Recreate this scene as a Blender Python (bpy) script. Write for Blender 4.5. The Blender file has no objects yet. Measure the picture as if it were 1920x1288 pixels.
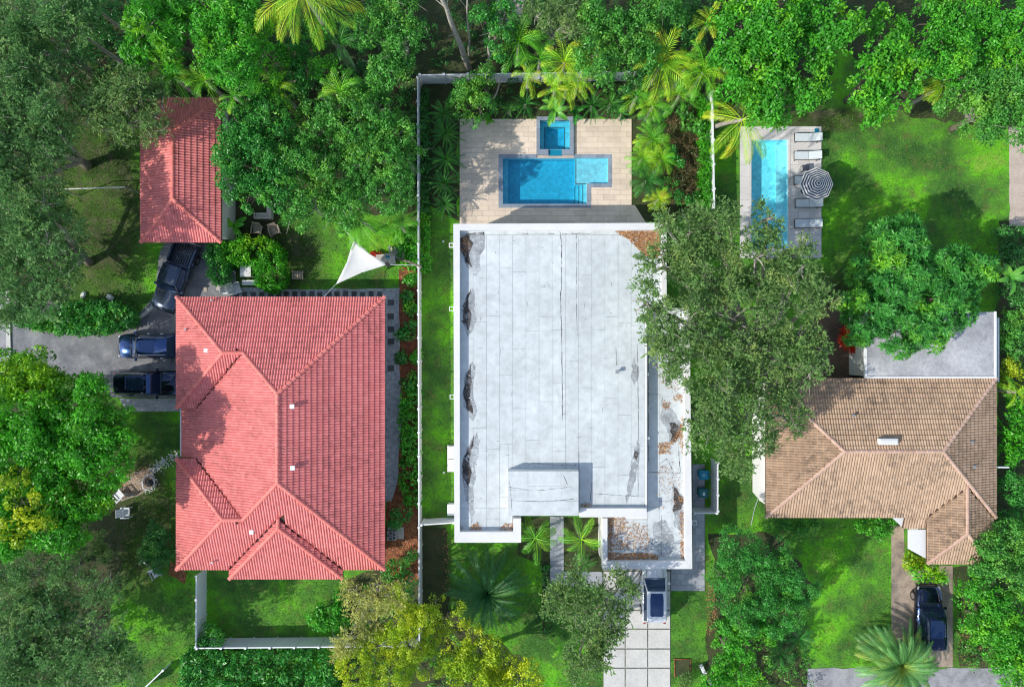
import bpy, math, random
import numpy as np
from mathutils import Vector, Matrix
random.seed(7)
rng = np.random.default_rng(11)
R = math.radians
S = bpy.context.scene
COL = S.collection

# ------------------------------------------------------------------ camera, sky, sun, exposure
H = 54.0            # camera height in metres, looking straight down
F = 1263.6          # focal length in pixels of the 1920 px wide photograph
cam_d = bpy.data.cameras.new('camera'); cam = bpy.data.objects.new('camera', cam_d); COL.objects.link(cam)
cam_d.sensor_width = 36.0; cam_d.lens = 36.0 * F / 1920.0; cam_d.clip_start = 0.5; cam_d.clip_end = 3000
cam.location = (0, 0, H); cam.rotation_euler = (0, 0, 0)
S.camera = cam
SUN_EL, SUN_AZ = 36.0, math.atan2(-0.925, -0.38)      # azimuth measured from +Y towards +X
world = bpy.data.worlds.new('World'); S.world = world; world.use_nodes = True
wn = world.node_tree; wn.nodes.clear()
w_out = wn.nodes.new('ShaderNodeOutputWorld'); w_bg = wn.nodes.new('ShaderNodeBackground')
w_sky = wn.nodes.new('ShaderNodeTexSky'); w_sky.sky_type = 'NISHITA'; w_sky.sun_disc = False
w_sky.sun_elevation = R(SUN_EL); w_sky.sun_rotation = SUN_AZ % (2 * math.pi); w_sky.dust_density = 0.6
w_tc = wn.nodes.new('ShaderNodeTexCoord'); w_n = wn.nodes.new('ShaderNodeTexNoise')
w_n.inputs['Scale'].default_value = 3.2; w_n.inputs['Detail'].default_value = 7; w_n.inputs['Roughness'].default_value = 0.6
w_r = wn.nodes.new('ShaderNodeValToRGB'); w_r.color_ramp.elements[0].position = 0.54; w_r.color_ramp.elements[1].position = 0.68
w_m = wn.nodes.new('ShaderNodeMix'); w_m.data_type = 'RGBA'
wn.links.new(w_tc.outputs['Generated'], w_n.inputs['Vector']); wn.links.new(w_n.outputs['Fac'], w_r.inputs[0])
wn.links.new(w_r.outputs[0], w_m.inputs[0]); wn.links.new(w_sky.outputs[0], w_m.inputs[6]); w_m.inputs[7].default_value = (10.5, 10.3, 10.0, 1)
wn.links.new(w_m.outputs[2], w_bg.inputs[0]); w_bg.inputs[1].default_value = 0.15
wn.links.new(w_bg.outputs[0], w_out.inputs[0])
sun_d = bpy.data.lights.new('sun', 'SUN'); sun = bpy.data.objects.new('sun', sun_d); COL.objects.link(sun)
sun_d.energy = 3.4; sun_d.angle = R(0.7); sun_d.color = (1.0, 0.945, 0.86)
sv = Vector((math.sin(SUN_AZ) * math.cos(R(SUN_EL)), math.cos(SUN_AZ) * math.cos(R(SUN_EL)), math.sin(R(SUN_EL))))
sun.rotation_euler = sv.to_track_quat('Z', 'Y').to_euler(); sun.location = (0, 0, 80)
S.view_settings.view_transform = 'Standard'; S.view_settings.look = 'None'; S.view_settings.use_curve_mapping = False
S.view_settings.gamma = 1.0; S.view_settings.exposure = 0.34
S.render.engine = 'CYCLES'
S.cycles.max_bounces = 6; S.cycles.diffuse_bounces = 3; S.cycles.glossy_bounces = 3; S.cycles.transmission_bounces = 4
S.cycles.transparent_max_bounces = 8; S.cycles.use_denoising = True; S.cycles.denoiser = 'OPENIMAGEDENOISE'; S.cycles.denoising_input_passes = 'RGB_ALBEDO_NORMAL'; S.cycles.denoising_prefilter = 'ACCURATE'; S.cycles.pixel_filter_type = 'BLACKMAN_HARRIS'; S.cycles.filter_width = 1.15
S.cycles.sample_clamp_indirect = 4.0

def P(px, py, z=0.0):
    k = (H - z) / F
    return ((px - 960) * k, (644 - py) * k, z)

# ------------------------------------------------------------------ object helpers
def tag(o, label=None, cat=None, group=None, kind=None):
    if label: o['label'] = label
    if cat: o['category'] = cat
    if group: o['group'] = group
    if kind: o['kind'] = kind
    return o
def thing(name, label, cat, loc=(0, 0, 0), rz=0.0, group=None):
    o = bpy.data.objects.new(name, None); COL.objects.link(o); o.empty_display_size = 0.2
    o.location = loc; o.rotation_euler = (0, 0, rz)
    return tag(o, label, cat, group)
def copy_tree(o, parent=None):
    c = o.copy(); COL.objects.link(c)
    if parent: c.parent = parent
    for ch in list(o.children): copy_tree(ch, c)
    return c
def link_mesh(name, me, mat=None, parent=None, loc=None, rot=None, scl=None):
    o = bpy.data.objects.new(name, me); COL.objects.link(o)
    if mat is not None and not me.materials: me.materials.append(mat)
    if parent: o.parent = parent
    if loc is not None: o.location = loc
    if rot is not None: o.rotation_euler = rot
    if scl is not None: o.scale = scl
    return o

class MB:
    """collects vertices and faces in world or local coordinates"""
    def __init__(s): s.v = []; s.f = []
    def add(s, vs, fs):
        n = len(s.v); s.v += [tuple(p) for p in vs]; s.f += [tuple(i + n for i in f) for f in fs]; return s
    def box(s, x0, x1, y0, y1, z0, z1, rz=0, c=None):
        vs = [(x, y, z) for z in (z0, z1) for (x, y) in ((x0, y0), (x1, y0), (x1, y1), (x0, y1))]
        if rz:
            cx, cy = c if c else ((x0 + x1) / 2, (y0 + y1) / 2); ca, sa = math.cos(rz), math.sin(rz)
            vs = [(cx + (x - cx) * ca - (y - cy) * sa, cy + (x - cx) * sa + (y - cy) * ca, z) for x, y, z in vs]
        return s.add(vs, [(3, 2, 1, 0), (4, 5, 6, 7), (0, 1, 5, 4), (1, 2, 6, 5), (2, 3, 7, 6), (3, 0, 4, 7)])
    def prism(s, pts, z0, z1):
        a = sum(pts[i][0] * pts[(i + 1) % len(pts)][1] - pts[(i + 1) % len(pts)][0] * pts[i][1] for i in range(len(pts)))
        if a < 0: pts = pts[::-1]
        n = len(pts)
        fz0 = z0 if callable(z0) else (lambda x, y: z0); fz1 = z1 if callable(z1) else (lambda x, y: z1)
        vs = [(p[0], p[1], fz0(p[0], p[1])) for p in pts] + [(p[0], p[1], fz1(p[0], p[1])) for p in pts]
        return s.add(vs, [tuple(range(n))[::-1], tuple(range(n, 2 * n))] + [(i, (i + 1) % n, n + (i + 1) % n, n + i) for i in range(n)])
    def tube(s, pts, rad, n=6, cap=True):
        pts = [Vector(p) for p in pts]; rs = rad if isinstance(rad, (list, tuple)) else [rad] * len(pts)
        base = len(s.v); up = Vector((0, 0, 1))
        for i, p in enumerate(pts):
            d = (pts[min(i + 1, len(pts) - 1)] - pts[max(i - 1, 0)]).normalized()
            a = d.cross(up if abs(d.z) < .9 else Vector((1, 0, 0))).normalized(); b = d.cross(a)
            for k in range(n):
                t = 2 * math.pi * k / n; q = p + (a * math.cos(t) + b * math.sin(t)) * rs[i]; s.v.append(tuple(q))
        for i in range(len(pts) - 1):
            for k in range(n):
                s.f.append((base + i * n + k, base + i * n + (k + 1) % n, base + (i + 1) * n + (k + 1) % n, base + (i + 1) * n + k))
        if cap:
            s.f.append(tuple(base + k for k in range(n))[::-1]); m = base + (len(pts) - 1) * n; s.f.append(tuple(m + k for k in range(n)))
        return s
    def cyl(s, x, y, z0, z1, r, r2=None, n=16):
        return s.tube([(x, y, z0), (x, y, z1)], [r, r if r2 is None else r2], n)
    def build(s, name, mat, parent=None, loc=None, rot=None, smooth=False, origin=None, bevel=0):
        vs = s.v
        if origin is not None: vs = [(x - origin[0], y - origin[1], z - origin[2]) for x, y, z in vs]
        me = bpy.data.meshes.new(name); me.from_pydata(vs, [], s.f)
        if smooth: me.shade_smooth()
        o = link_mesh(name, me, mat, parent, loc, rot)
        if bevel:
            b = o.modifiers.new('bevel', 'BEVEL'); b.width = bevel; b.segments = 2; b.limit_method = 'ANGLE'
        return o

def np_mesh(name, V, nside, attr=None, loops=None):
    """V (n*nside,3): separate polygons of nside vertices each, or shared vertices with loops (nf,nside)"""
    V = np.asarray(V, dtype=np.float32); me = bpy.data.meshes.new(name)
    me.vertices.add(len(V)); me.vertices.foreach_set('co', V.ravel())
    if loops is None: loops = np.arange(len(V)).reshape(-1, nside)
    nf = len(loops); me.loops.add(nf * nside); me.loops.foreach_set('vertex_index', loops.astype(np.int32).ravel())
    me.polygons.add(nf); me.polygons.foreach_set('loop_start', (np.arange(nf) * nside).astype(np.int32))
    me.update(calc_edges=True)
    if attr is not None:
        a = me.attributes.new('v', 'FLOAT', 'FACE'); a.data.foreach_set('value', np.asarray(attr, dtype=np.float32))
    return me

def in_poly(X, Y, poly):
    c = np.zeros(len(X), bool); n = len(poly)
    for i in range(n):
        x0, y0 = poly[i][:2]; x1, y1 = poly[(i + 1) % n][:2]
        if y0 == y1: continue
        t = ((Y < y0) != (Y < y1)) & (X < (x1 - x0) * (Y - y0) / (y1 - y0) + x0); c ^= t
    return c
def scatter(poly, n):
    xs = [p[0] for p in poly]; ys = [p[1] for p in poly]
    X = rng.uniform(min(xs), max(xs), n * 4); Y = rng.uniform(min(ys), max(ys), n * 4)
    k = in_poly(X, Y, poly); return X[k][:n], Y[k][:n]
def area(poly):
    return abs(sum(poly[i][0] * poly[(i + 1) % len(poly)][1] - poly[(i + 1) % len(poly)][0] * poly[i][1] for i in range(len(poly)))) / 2

# ------------------------------------------------------------------ materials
class NT:
    def __init__(s, name):
        s.m = bpy.data.materials.new(name); s.m.use_nodes = True; s.t = s.m.node_tree; s.n = s.t.nodes
        s.b = s.n['Principled BSDF']; s.out = s.n['Material Output']; s.pos = None
    def L(s, a, b): s.t.links.new(a, b)
    def position(s):
        if s.pos is None: s.pos = s.n.new('ShaderNodeNewGeometry').outputs['Position']
        return s.pos
    def noise(s, scale, detail=4, rough=.55, vec=None, stretch=None, dist=0):
        v = vec or s.position()
        if stretch:
            mp = s.n.new('ShaderNodeMapping'); mp.inputs['Scale'].default_value = stretch; s.L(v, mp.inputs[0]); v = mp.outputs[0]
        t = s.n.new('ShaderNodeTexNoise'); t.inputs['Scale'].default_value = scale; t.inputs['Detail'].default_value = detail
        t.inputs['Roughness'].default_value = rough; t.inputs['Distortion'].default_value = dist; s.L(v, t.inputs['Vector']); return t.outputs['Fac']
    def ramp(s, fac, stops):
        r = s.n.new('ShaderNodeValToRGB'); e = r.color_ramp.elements
        while len(e) < len(stops): e.new(0.5)
        for k, (p, c) in enumerate(stops):
            e[k].position = p; e[k].color = tuple(c) + (1,) if len(c) == 3 else c
        s.L(fac, r.inputs[0]); return r.outputs[0]
    def mix(s, fac, a, b, mode='MIX'):
        m = s.n.new('ShaderNodeMix'); m.data_type = 'RGBA'; m.blend_type = mode
        for sock, val in ((m.inputs[0], fac), (m.inputs[6], a), (m.inputs[7], b)):
            if isinstance(val, (int, float)): sock.default_value = val
            elif isinstance(val, tuple): sock.default_value = val + (1,) if len(val) == 3 else val
            else: s.L(val, sock)
        return m.outputs[2]
    def math(s, op, a, b=0.0):
        m = s.n.new('ShaderNodeMath'); m.operation = op
        for sock, val in ((m.inputs[0], a), (m.inputs[1], b)):
            if isinstance(val, (int, float)): sock.default_value = val
            else: s.L(val, sock)
        return m.outputs[0]
    def bump(s, h, strength=.4, dist=.02):
        b = s.n.new('ShaderNodeBump'); b.inputs['Strength'].default_value = strength; b.inputs['Distance'].default_value = dist
        s.L(h, b.inputs['Height']); s.L(b.outputs[0], s.b.inputs['Normal'])
    def col(s, c):
        if isinstance(c, tuple): s.b.inputs['Base Color'].default_value = c + (1,) if len(c) == 3 else c
        else: s.L(c, s.b.inputs['Base Color'])

def simple(name, c, rough=.6, metal=0.0, var=.25, scale=3.0, bump=0.0, spec=.5, coat=0.0):
    t = NT(name)
    if var:
        dark = tuple(x * (1 - var) for x in c); lite = tuple(min(1, x * (1 + var * .6)) for x in c)
        n = t.noise(scale, 6, .65); t.col(t.ramp(n, [(.3, dark), (.7, lite)]))
        if bump: t.bump(n, bump, .02)
    else: t.col(c)
    t.b.inputs['Roughness'].default_value = rough; t.b.inputs['Metallic'].default_value = metal
    t.b.inputs['Specular IOR Level'].default_value = spec; t.b.inputs['Coat Weight'].default_value = coat
    t.b.inputs['Coat Roughness'].default_value = .03
    return t.m

LG = (1.32, 1.42, 1.0)
def leaf_mat(name, dark, mid, tip, tipamt=.5, rough=.42, trans=.36, nscale=.35, obj_random=False, spec=.4):
    """colour from the leaf attribute v, patches of young leaves from a broad noise"""
    g_ = lambda c: tuple(min(.9, x * LG[i]) for i, x in enumerate(c)); dark, mid, tip = g_(dark), g_(mid), g_(tip)
    t = NT(name); a = t.n.new('ShaderNodeAttribute'); a.attribute_name = 'v'
    f = a.outputs['Fac']
    if obj_random:
        oi = t.n.new('ShaderNodeObjectInfo'); f = t.math('ADD', t.math('MULTIPLY', f, .5), t.math('MULTIPLY', oi.outputs['Random'], .5))
    c1 = t.ramp(f, [(0.0, dark), (.75, mid), (1.0, tuple(x * 1.25 for x in mid))])
    n = t.noise(nscale, 3, .6)
    k = t.math('MULTIPLY', t.ramp(n, [(.62 - .3 * tipamt, (0, 0, 0)), (.78 - .2 * tipamt, (1, 1, 1))]), t.ramp(f, [(.2, (.1, .1, .1)), (.8, (1, 1, 1))]))
    c = t.mix(k, c1, tip); t.col(c)
    t.b.inputs['Roughness'].default_value = rough; t.b.inputs['Specular IOR Level'].default_value = spec
    tr = t.n.new('ShaderNodeBsdfTranslucent'); t.L(t.mix(.5, c, (.25, .55, .04), 'MULTIPLY') if False else c, tr.inputs[0])
    mx = t.n.new('ShaderNodeMixShader'); mx.inputs[0].default_value = trans
    t.L(t.b.outputs[0], mx.inputs[1]); t.L(tr.outputs[0], mx.inputs[2]); t.L(mx.outputs[0], t.out.inputs[0])
    return t.m

M = {}
M['oak'] = leaf_mat('oak_leaves', (.045, .09, .034), (.165, .28, .11), (.32, .38, .15), .35, trans=.36, nscale=.6, rough=.55, spec=.3)
M['oak_dark'] = leaf_mat('grey_oak_leaves', (.028, .085, .036), (.13, .27, .105), (.25, .37, .14), .35, trans=.34, nscale=.5, rough=.55, spec=.3)
M['bright'] = leaf_mat('bright_leaves', (.018, .12, .015), (.085, .37, .035), (.26, .54, .03), .42, nscale=.4, trans=.34)
M['mango'] = leaf_mat('mango_leaves', (.014, .09, .02), (.07, .30, .06), (.24, .52, .03), .42, trans=.3, nscale=.45)
M['lime'] = leaf_mat('lime_leaves', (.016, .12, .012), (.085, .37, .022), (.36, .52, .014), .3, nscale=.16, trans=.34)
M['glossy'] = leaf_mat('glossy_leaves', (.014, .085, .02), (.065, .30, .06), (.17, .42, .05), .35, rough=.36, trans=.3, nscale=.5)
M['mid'] = leaf_mat('mid_green_leaves', (.022, .10, .022), (.10, .33, .065), (.26, .48, .07), .4, rough=.42, nscale=.45, trans=.33)
M['dark'] = leaf_mat('dark_leaves', (.014, .065, .022), (.055, .21, .055), (.12, .32, .06), .3, rough=.34, trans=.25)
M['yellow'] = leaf_mat('yellow_green_leaves', (.10, .19, .012), (.32, .45, .025), (.60, .58, .03), .6, nscale=.4, trans=.3)
M['tan'] = leaf_mat('tan_leaves', (.18, .19, .06), (.46, .46, .17), (.6, .52, .2), .5, nscale=.6)
M['brown_leaf'] = leaf_mat('dry_brown_leaves', (.035, .024, .016), (.13, .085, .055), (.09, .15, .05), .5, nscale=.8, trans=.1)
M['red_leaf'] = leaf_mat('red_leaves', (.2, .01, .01), (.6, .05, .03), (.7, .12, .04), .4, nscale=1.0)
M['palm'] = leaf_mat('palm_leaflets', (.035, .18, .018), (.17, .50, .045), (.50, .64, .04), .45, obj_random=True, nscale=.5)
M['palm_yellow'] = leaf_mat('yellowing_palm_leaflets', (.08, .26, .018), (.34, .60, .04), (.85, .60, .06), .7, obj_random=True, nscale=.9)
M['palm_dark'] = leaf_mat('dark_palm_leaflets', (.012, .075, .02), (.055, .24, .05), (.14, .36, .05), .35, obj_random=True)
M['cycad'] = leaf_mat('cycad_leaflets', (.05, .14, .05), (.16, .36, .14), (.60, .52, .08), .3, obj_random=True, nscale=.3)
M['cycad_dark'] = leaf_mat('dark_cycad_leaflets', (.012, .06, .03), (.06, .19, .085), (.16, .30, .08), .3, obj_random=True)
M['bark'] = simple('bark', (.20, .165, .125), .9, var=.5, scale=6, bump=.6)
M['bark_pale'] = simple('pale_bark', (.36, .33, .28), .85, var=.4, scale=5, bump=.5)
M['white'] = simple('white_vinyl', (.78, .80, .82), .45, var=.06, scale=1.0)
M['render'] = simple('white_render', (.74, .74, .73), .7, var=.08, scale=.8)
M['wall'] = simple('house_wall', (.74, .72, .68), .85, var=.1, scale=1.0)
M['glass'] = simple('window_glass', (.03, .04, .05), .05, var=0, spec=.8)
M['carglass'] = simple('car_glass', (.05, .09, .19), .03, .75, var=0, spec=.9)
M['black'] = simple('black_plastic', (.02, .02, .022), .5, var=.2)
M['tyre'] = simple('tyre_rubber', (.018, .018, .018), .85, var=.2)
M['alloy'] = simple('alloy_rim', (.5, .5, .52), .3, .9, var=.05)
M['navy'] = simple('navy_car_paint', (.03, .075, .22), .16, .85, var=0, coat=1)
M['blackpaint'] = simple('black_car_paint', (.012, .024, .065), .14, .85, var=0, coat=1)
M['silverpaint'] = simple('pale_car_paint', (.80, .82, .85), .28, .3, var=0, coat=1)
M['steelblue'] = simple('truck_paint', (.05, .07, .11), .2, .8, var=0, coat=1)
M['chrome'] = simple('bright_trim', (.7, .7, .72), .15, 1.0, var=0)
M['lamp_red'] = simple('rear_lamp_red', (.4, .01, .01), .2, var=0)
M['lamp_clear'] = simple('headlight_lens', (.6, .62, .65), .1, .3, var=0)
M['wood'] = simple('weathered_wood', (.42, .34, .26), .8, var=.35, scale=9, bump=.3)
M['greymetal'] = simple('grey_metal', (.42, .44, .46), .4, .5, var=.1)
M['cloth_white'] = simple('white_cloth', (.70, .70, .68), .85, var=.05, scale=2)
M['cloth_grey'] = simple('pale_sling_fabric', (.62, .68, .70), .85, var=.08, scale=8)
M['navycloth'] = simple('navy_stripe', (.05, .055, .085), .85, var=.1)
M['plastic_blue'] = simple('blue_plastic', (.0, .22, .36), .4, var=.1)
M['plastic_teal'] = simple('teal_plastic', (.015, .14, .16), .45, var=.1)
M['beige'] = simple('beige_sofa', (.55, .50, .46), .9, var=.15)
M['dark_gap'] = simple('dark_joint', (.05, .05, .055), .95, var=.2)

# ground
t = NT('grass')
n1 = t.noise(.22, 6, .68); n2 = t.noise(.8, 7, .75); n3 = t.noise(9, 4, .8)
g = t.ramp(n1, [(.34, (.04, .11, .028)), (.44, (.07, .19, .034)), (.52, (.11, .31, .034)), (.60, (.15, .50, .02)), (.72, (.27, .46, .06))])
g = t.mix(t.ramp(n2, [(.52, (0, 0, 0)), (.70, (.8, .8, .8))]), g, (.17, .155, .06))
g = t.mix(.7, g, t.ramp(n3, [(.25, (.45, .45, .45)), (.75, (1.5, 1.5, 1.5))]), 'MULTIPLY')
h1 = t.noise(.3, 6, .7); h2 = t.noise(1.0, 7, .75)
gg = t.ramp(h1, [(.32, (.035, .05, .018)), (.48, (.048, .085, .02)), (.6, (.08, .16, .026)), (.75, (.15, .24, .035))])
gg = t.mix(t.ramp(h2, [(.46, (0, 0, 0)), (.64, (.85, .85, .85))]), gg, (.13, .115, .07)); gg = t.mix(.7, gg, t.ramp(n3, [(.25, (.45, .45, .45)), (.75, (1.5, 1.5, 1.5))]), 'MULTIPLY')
mask = None  # thin, earthy grass patches, with tree shade also put into their colour
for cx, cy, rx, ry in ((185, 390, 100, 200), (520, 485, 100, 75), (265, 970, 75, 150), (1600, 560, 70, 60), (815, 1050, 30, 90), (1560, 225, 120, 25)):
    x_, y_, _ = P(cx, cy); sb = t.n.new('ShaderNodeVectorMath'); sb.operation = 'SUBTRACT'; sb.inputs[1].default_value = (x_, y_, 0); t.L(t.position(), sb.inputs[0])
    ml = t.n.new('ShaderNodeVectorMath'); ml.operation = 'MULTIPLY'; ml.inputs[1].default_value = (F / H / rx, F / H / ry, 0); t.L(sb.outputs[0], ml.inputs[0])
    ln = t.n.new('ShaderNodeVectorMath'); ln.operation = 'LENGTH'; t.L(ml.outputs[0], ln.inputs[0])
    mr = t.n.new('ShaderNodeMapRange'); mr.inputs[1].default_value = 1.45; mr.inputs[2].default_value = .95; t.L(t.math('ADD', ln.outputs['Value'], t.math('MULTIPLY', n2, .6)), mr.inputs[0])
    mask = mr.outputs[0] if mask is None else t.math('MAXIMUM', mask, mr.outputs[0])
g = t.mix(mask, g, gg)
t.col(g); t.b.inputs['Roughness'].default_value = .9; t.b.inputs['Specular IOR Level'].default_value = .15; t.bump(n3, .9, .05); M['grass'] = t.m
t = NT('forest_floor')
n2 = t.noise(.9, 6, .7); n3 = t.noise(9, 5, .75)
g = t.ramp(n2, [(.3, (.028, .04, .016)), (.5, (.05, .07, .022)), (.7, (.085, .075, .038))])
g = t.mix(.75, g, t.ramp(n3, [(.3, (.4, .4, .4)), (.72, (1.7, 1.6, 1.5))]), 'MULTIPLY'); t.col(g); t.b.inputs['Roughness'].default_value = .95; t.bump(n3, .8, .06); M['floor'] = t.m
t = NT('red_mulch')
n2 = t.noise(2.2, 5, .7); n3 = t.noise(14, 5, .75)
g = t.ramp(n2, [(.3, (.10, .04, .022)), (.5, (.26, .09, .045)), (.7, (.52, .19, .08))])
g = t.mix(.8, g, t.ramp(n3, [(.3, (.35, .35, .35)), (.72, (1.7, 1.6, 1.5))]), 'MULTIPLY'); t.col(g); t.b.inputs['Roughness'].default_value = .95; t.bump(n3, .9, .06); M['mulch'] = t.m
def mineral(name, a, b, c, fine=14, s2=.8, bump=.5, rough=.92):
    t = NT(name); n2 = t.noise(s2, 6, .65); n3 = t.noise(fine, 4, .8)
    g = t.ramp(n2, [(.3, a), (.52, b), (.75, c)])
    g = t.mix(.6, g, t.ramp(n3, [(.3, (.55, .55, .55)), (.7, (1.4, 1.4, 1.4))]), 'MULTIPLY'); t.col(g)
    t.b.inputs['Roughness'].default_value = rough; t.bump(n3, bump, .03); return t.m
M['asphalt'] = mineral('asphalt', (.13, .135, .15), (.23, .235, .25), (.40, .40, .39), 10, .8, .9)
M['road'] = mineral('old_concrete_road', (.16, .16, .17), (.34, .34, .36), (.46, .45, .46), 10, .7)
M['gravel'] = mineral('pale_gravel', (.24, .25, .26), (.42, .44, .46), (.62, .63, .65), 9, 2.5, .9)
M['concrete'] = mineral('pale_concrete', (.52, .51, .48), (.58, .57, .54), (.64, .63, .60), 8, .6, .15)
M['earthpath'] = mineral('stained_concrete_path', (.14, .12, .11), (.38, .30, .23), (.50, .40, .31), 7, .7, .3)
M['sand'] = mineral('sandy_path', (.44, .36, .29), (.53, .44, .36), (.60, .50, .42), 9, .9, .3)
M['brownslab'] = mineral('brown_patio', (.07, .05, .035), (.14, .10, .065), (.22, .15, .09), 6, .5, .2)
M['lowroof'] = mineral('grey_flat_roof', (.30, .31, .33), (.44, .45, .47), (.60, .61, .62), 5, .35, .1)
def tile_like(name, c, spread=.35, rough=.75, grain=20, big=.5, spec=.4):
    """one tone per piece (object random), weathering by noise"""
    t = NT(name); oi = t.n.new('ShaderNodeObjectInfo')
    v = t.ramp(oi.outputs['Random'], [(0, tuple(x * (1 - spread) for x in c)), (.5, c), (1, tuple(min(1, x * (1 + spread * .6)) for x in c))])
    n = t.noise(big, 5, .6); n2 = t.noise(grain, 4, .6)
    g = t.mix(.5, v, t.ramp(n, [(.3, (.75, .75, .75)), (.7, (1.2, 1.2, 1.2))]), 'MULTIPLY')
    g = t.mix(.4, g, t.ramp(n2, [(.3, (.75, .75, .75)), (.7, (1.25, 1.25, 1.25))]), 'MULTIPLY'); t.col(g)
    t.b.inputs['Roughness'].default_value = rough; t.b.inputs['Specular IOR Level'].default_value = spec; t.bump(n2, .15, .01); return t.m
M['paver'] = tile_like('sandstone_paver', (.76, .63, .50), .10, .75)
M['paver_grey'] = tile_like('grey_paver', (.40, .42, .46), .18, .8)
M['paver_pale'] = tile_like('pale_pool_paver', (.66, .63, .60), .10, .8)
M['coping'] = tile_like('blue_grey_coping', (.26, .31, .38), .18, .5)
M['membrane'] = tile_like('white_membrane', (.585, .63, .635), .03, .7, grain=2, big=.25)
M['slab'] = tile_like('driveway_slab', (.60, .59, .555), .05, .85, grain=6)
M['stepstone'] = tile_like('dark_stepping_stone', (.09, .095, .10), .3, .85)
def rooftile(name, ca, cb, stain, stamt):
    t = NT(name); oi = t.n.new('ShaderNodeObjectInfo'); a = t.n.new('ShaderNodeAttribute'); a.attribute_name = 'v'
    wn_ = t.n.new('ShaderNodeTexWhiteNoise'); wn_.noise_dimensions = '2D'
    cb_ = t.n.new('ShaderNodeCombineXYZ'); t.L(oi.outputs['Random'], cb_.inputs[0]); t.L(a.outputs['Fac'], cb_.inputs[1]); t.L(cb_.outputs[0], wn_.inputs['Vector'])
    g = t.ramp(wn_.outputs['Value'], [(0, ca), (1, cb)])
    n = t.noise(.35, 5, .65); n2 = t.noise(2.2, 5, .7, stretch=(1, 1, 1))
    k = t.math('MULTIPLY', t.ramp(n, [(.40, (0, 0, 0)), (.62, (1, 1, 1))]), t.math('MULTIPLY', t.ramp(n2, [(.42, (0, 0, 0)), (.62, (1, 1, 1))]), stamt))
    g = t.mix(k, g, stain); t.col(g); t.b.inputs['Roughness'].default_value = .6; t.b.inputs['Specular IOR Level'].default_value = .35; t.bump(n2, .1, .01); return t.m
M['redtile'] = rooftile('red_roof_tile', (.70, .20, .185), (.80, .26, .24), (.40, .12, .11), .75)
M['redcap'] = rooftile('red_ridge_tile', (.72, .19, .16), (.84, .26, .22), (.55, .15, .13), .4)
M['browntile'] = rooftile('brown_roof_tile', (.39, .265, .17), (.50, .35, .235), (.13, .095, .07), .75)
M['browncap'] = rooftile('pale_ridge_tile', (.52, .34, .25), (.64, .44, .34), (.35, .22, .15), .3)
M['deck_dark'] = simple('roof_underlay', (.08, .04, .03), .95, var=.2)
M['stain_dark'] = mineral('black_roof_stain', (.02, .018, .018), (.07, .06, .055), (.30, .30, .31), 5, 1.6, .2)
M['stain_grey'] = mineral('grey_roof_stain', (.22, .23, .24), (.40, .43, .45), (.58, .64, .67), 3, 1.2, .1)
M['pool_shell'] = mineral('pool_plaster', (.30, .66, .72), (.36, .74, .80), (.46, .80, .84), 3, .35, .05, .6)
M['pool_shell2'] = mineral('pale_pool_plaster', (.50, .88, .92), (.55, .90, .92), (.65, .93, .94), 2, .5, .05, .6)
for key in ('stain_dark', 'stain_grey'):   # the edges of the stains break up
    m_ = M[key]; nt = m_.node_tree; pb = nt.nodes['Principled BSDF']; nz = nt.nodes.new('ShaderNodeTexNoise'); nz.inputs['Scale'].default_value = 3.2; nz.inputs['Detail'].default_value = 6; nz.inputs['Roughness'].default_value = .7
    ge = nt.nodes.new('ShaderNodeNewGeometry'); nt.links.new(ge.outputs['Position'], nz.inputs['Vector']); rp_ = nt.nodes.new('ShaderNodeValToRGB')
    rp_.color_ramp.elements[0].position = .36; rp_.color_ramp.elements[1].position = .56 if key == 'stain_grey' else .46; nt.links.new(nz.outputs['Fac'], rp_.inputs[0]); nt.links.new(rp_.outputs[0], pb.inputs['Alpha'])
def water(name, absorb, dens, wav=.12):
    t = NT(name); t.n.remove(t.b)
    tr = t.n.new('ShaderNodeBsdfTransparent'); tr.inputs[0].default_value = (.93, .98, 1, 1)
    gl = t.n.new('ShaderNodeBsdfGlossy'); gl.inputs['Roughness'].default_value = .04
    fr = t.n.new('ShaderNodeFresnel'); fr.inputs['IOR'].default_value = 1.5; bf = t.n.new('ShaderNodeNewGeometry')
    n = t.noise(2.6, 3, .5); b = t.n.new('ShaderNodeBump'); b.inputs['Strength'].default_value = wav; b.inputs['Distance'].default_value = .1
    t.L(n, b.inputs['Height']); t.L(b.outputs[0], gl.inputs['Normal']); t.L(b.outputs[0], fr.inputs['Normal'])
    mx = t.n.new('ShaderNodeMixShader'); t.L(t.math('MULTIPLY', fr.outputs[0], t.math('SUBTRACT', 1.0, bf.outputs['Backfacing'])), mx.inputs[0]); t.L(tr.outputs[0], mx.inputs[1]); t.L(gl.outputs[0], mx.inputs[2]); t.L(mx.outputs[0], t.out.inputs[0])
    va = t.n.new('ShaderNodeVolumeAbsorption'); va.inputs[0].default_value = absorb + (1,); va.inputs[1].default_value = dens; t.L(va.outputs[0], t.out.inputs['Volume'])
    return t.m
M['water'] = water('pool_water', (.04, .76, .89), 1.15)
M['water2'] = water('turquoise_pool_water', (.03, .88, .97), .62, .5)
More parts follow.
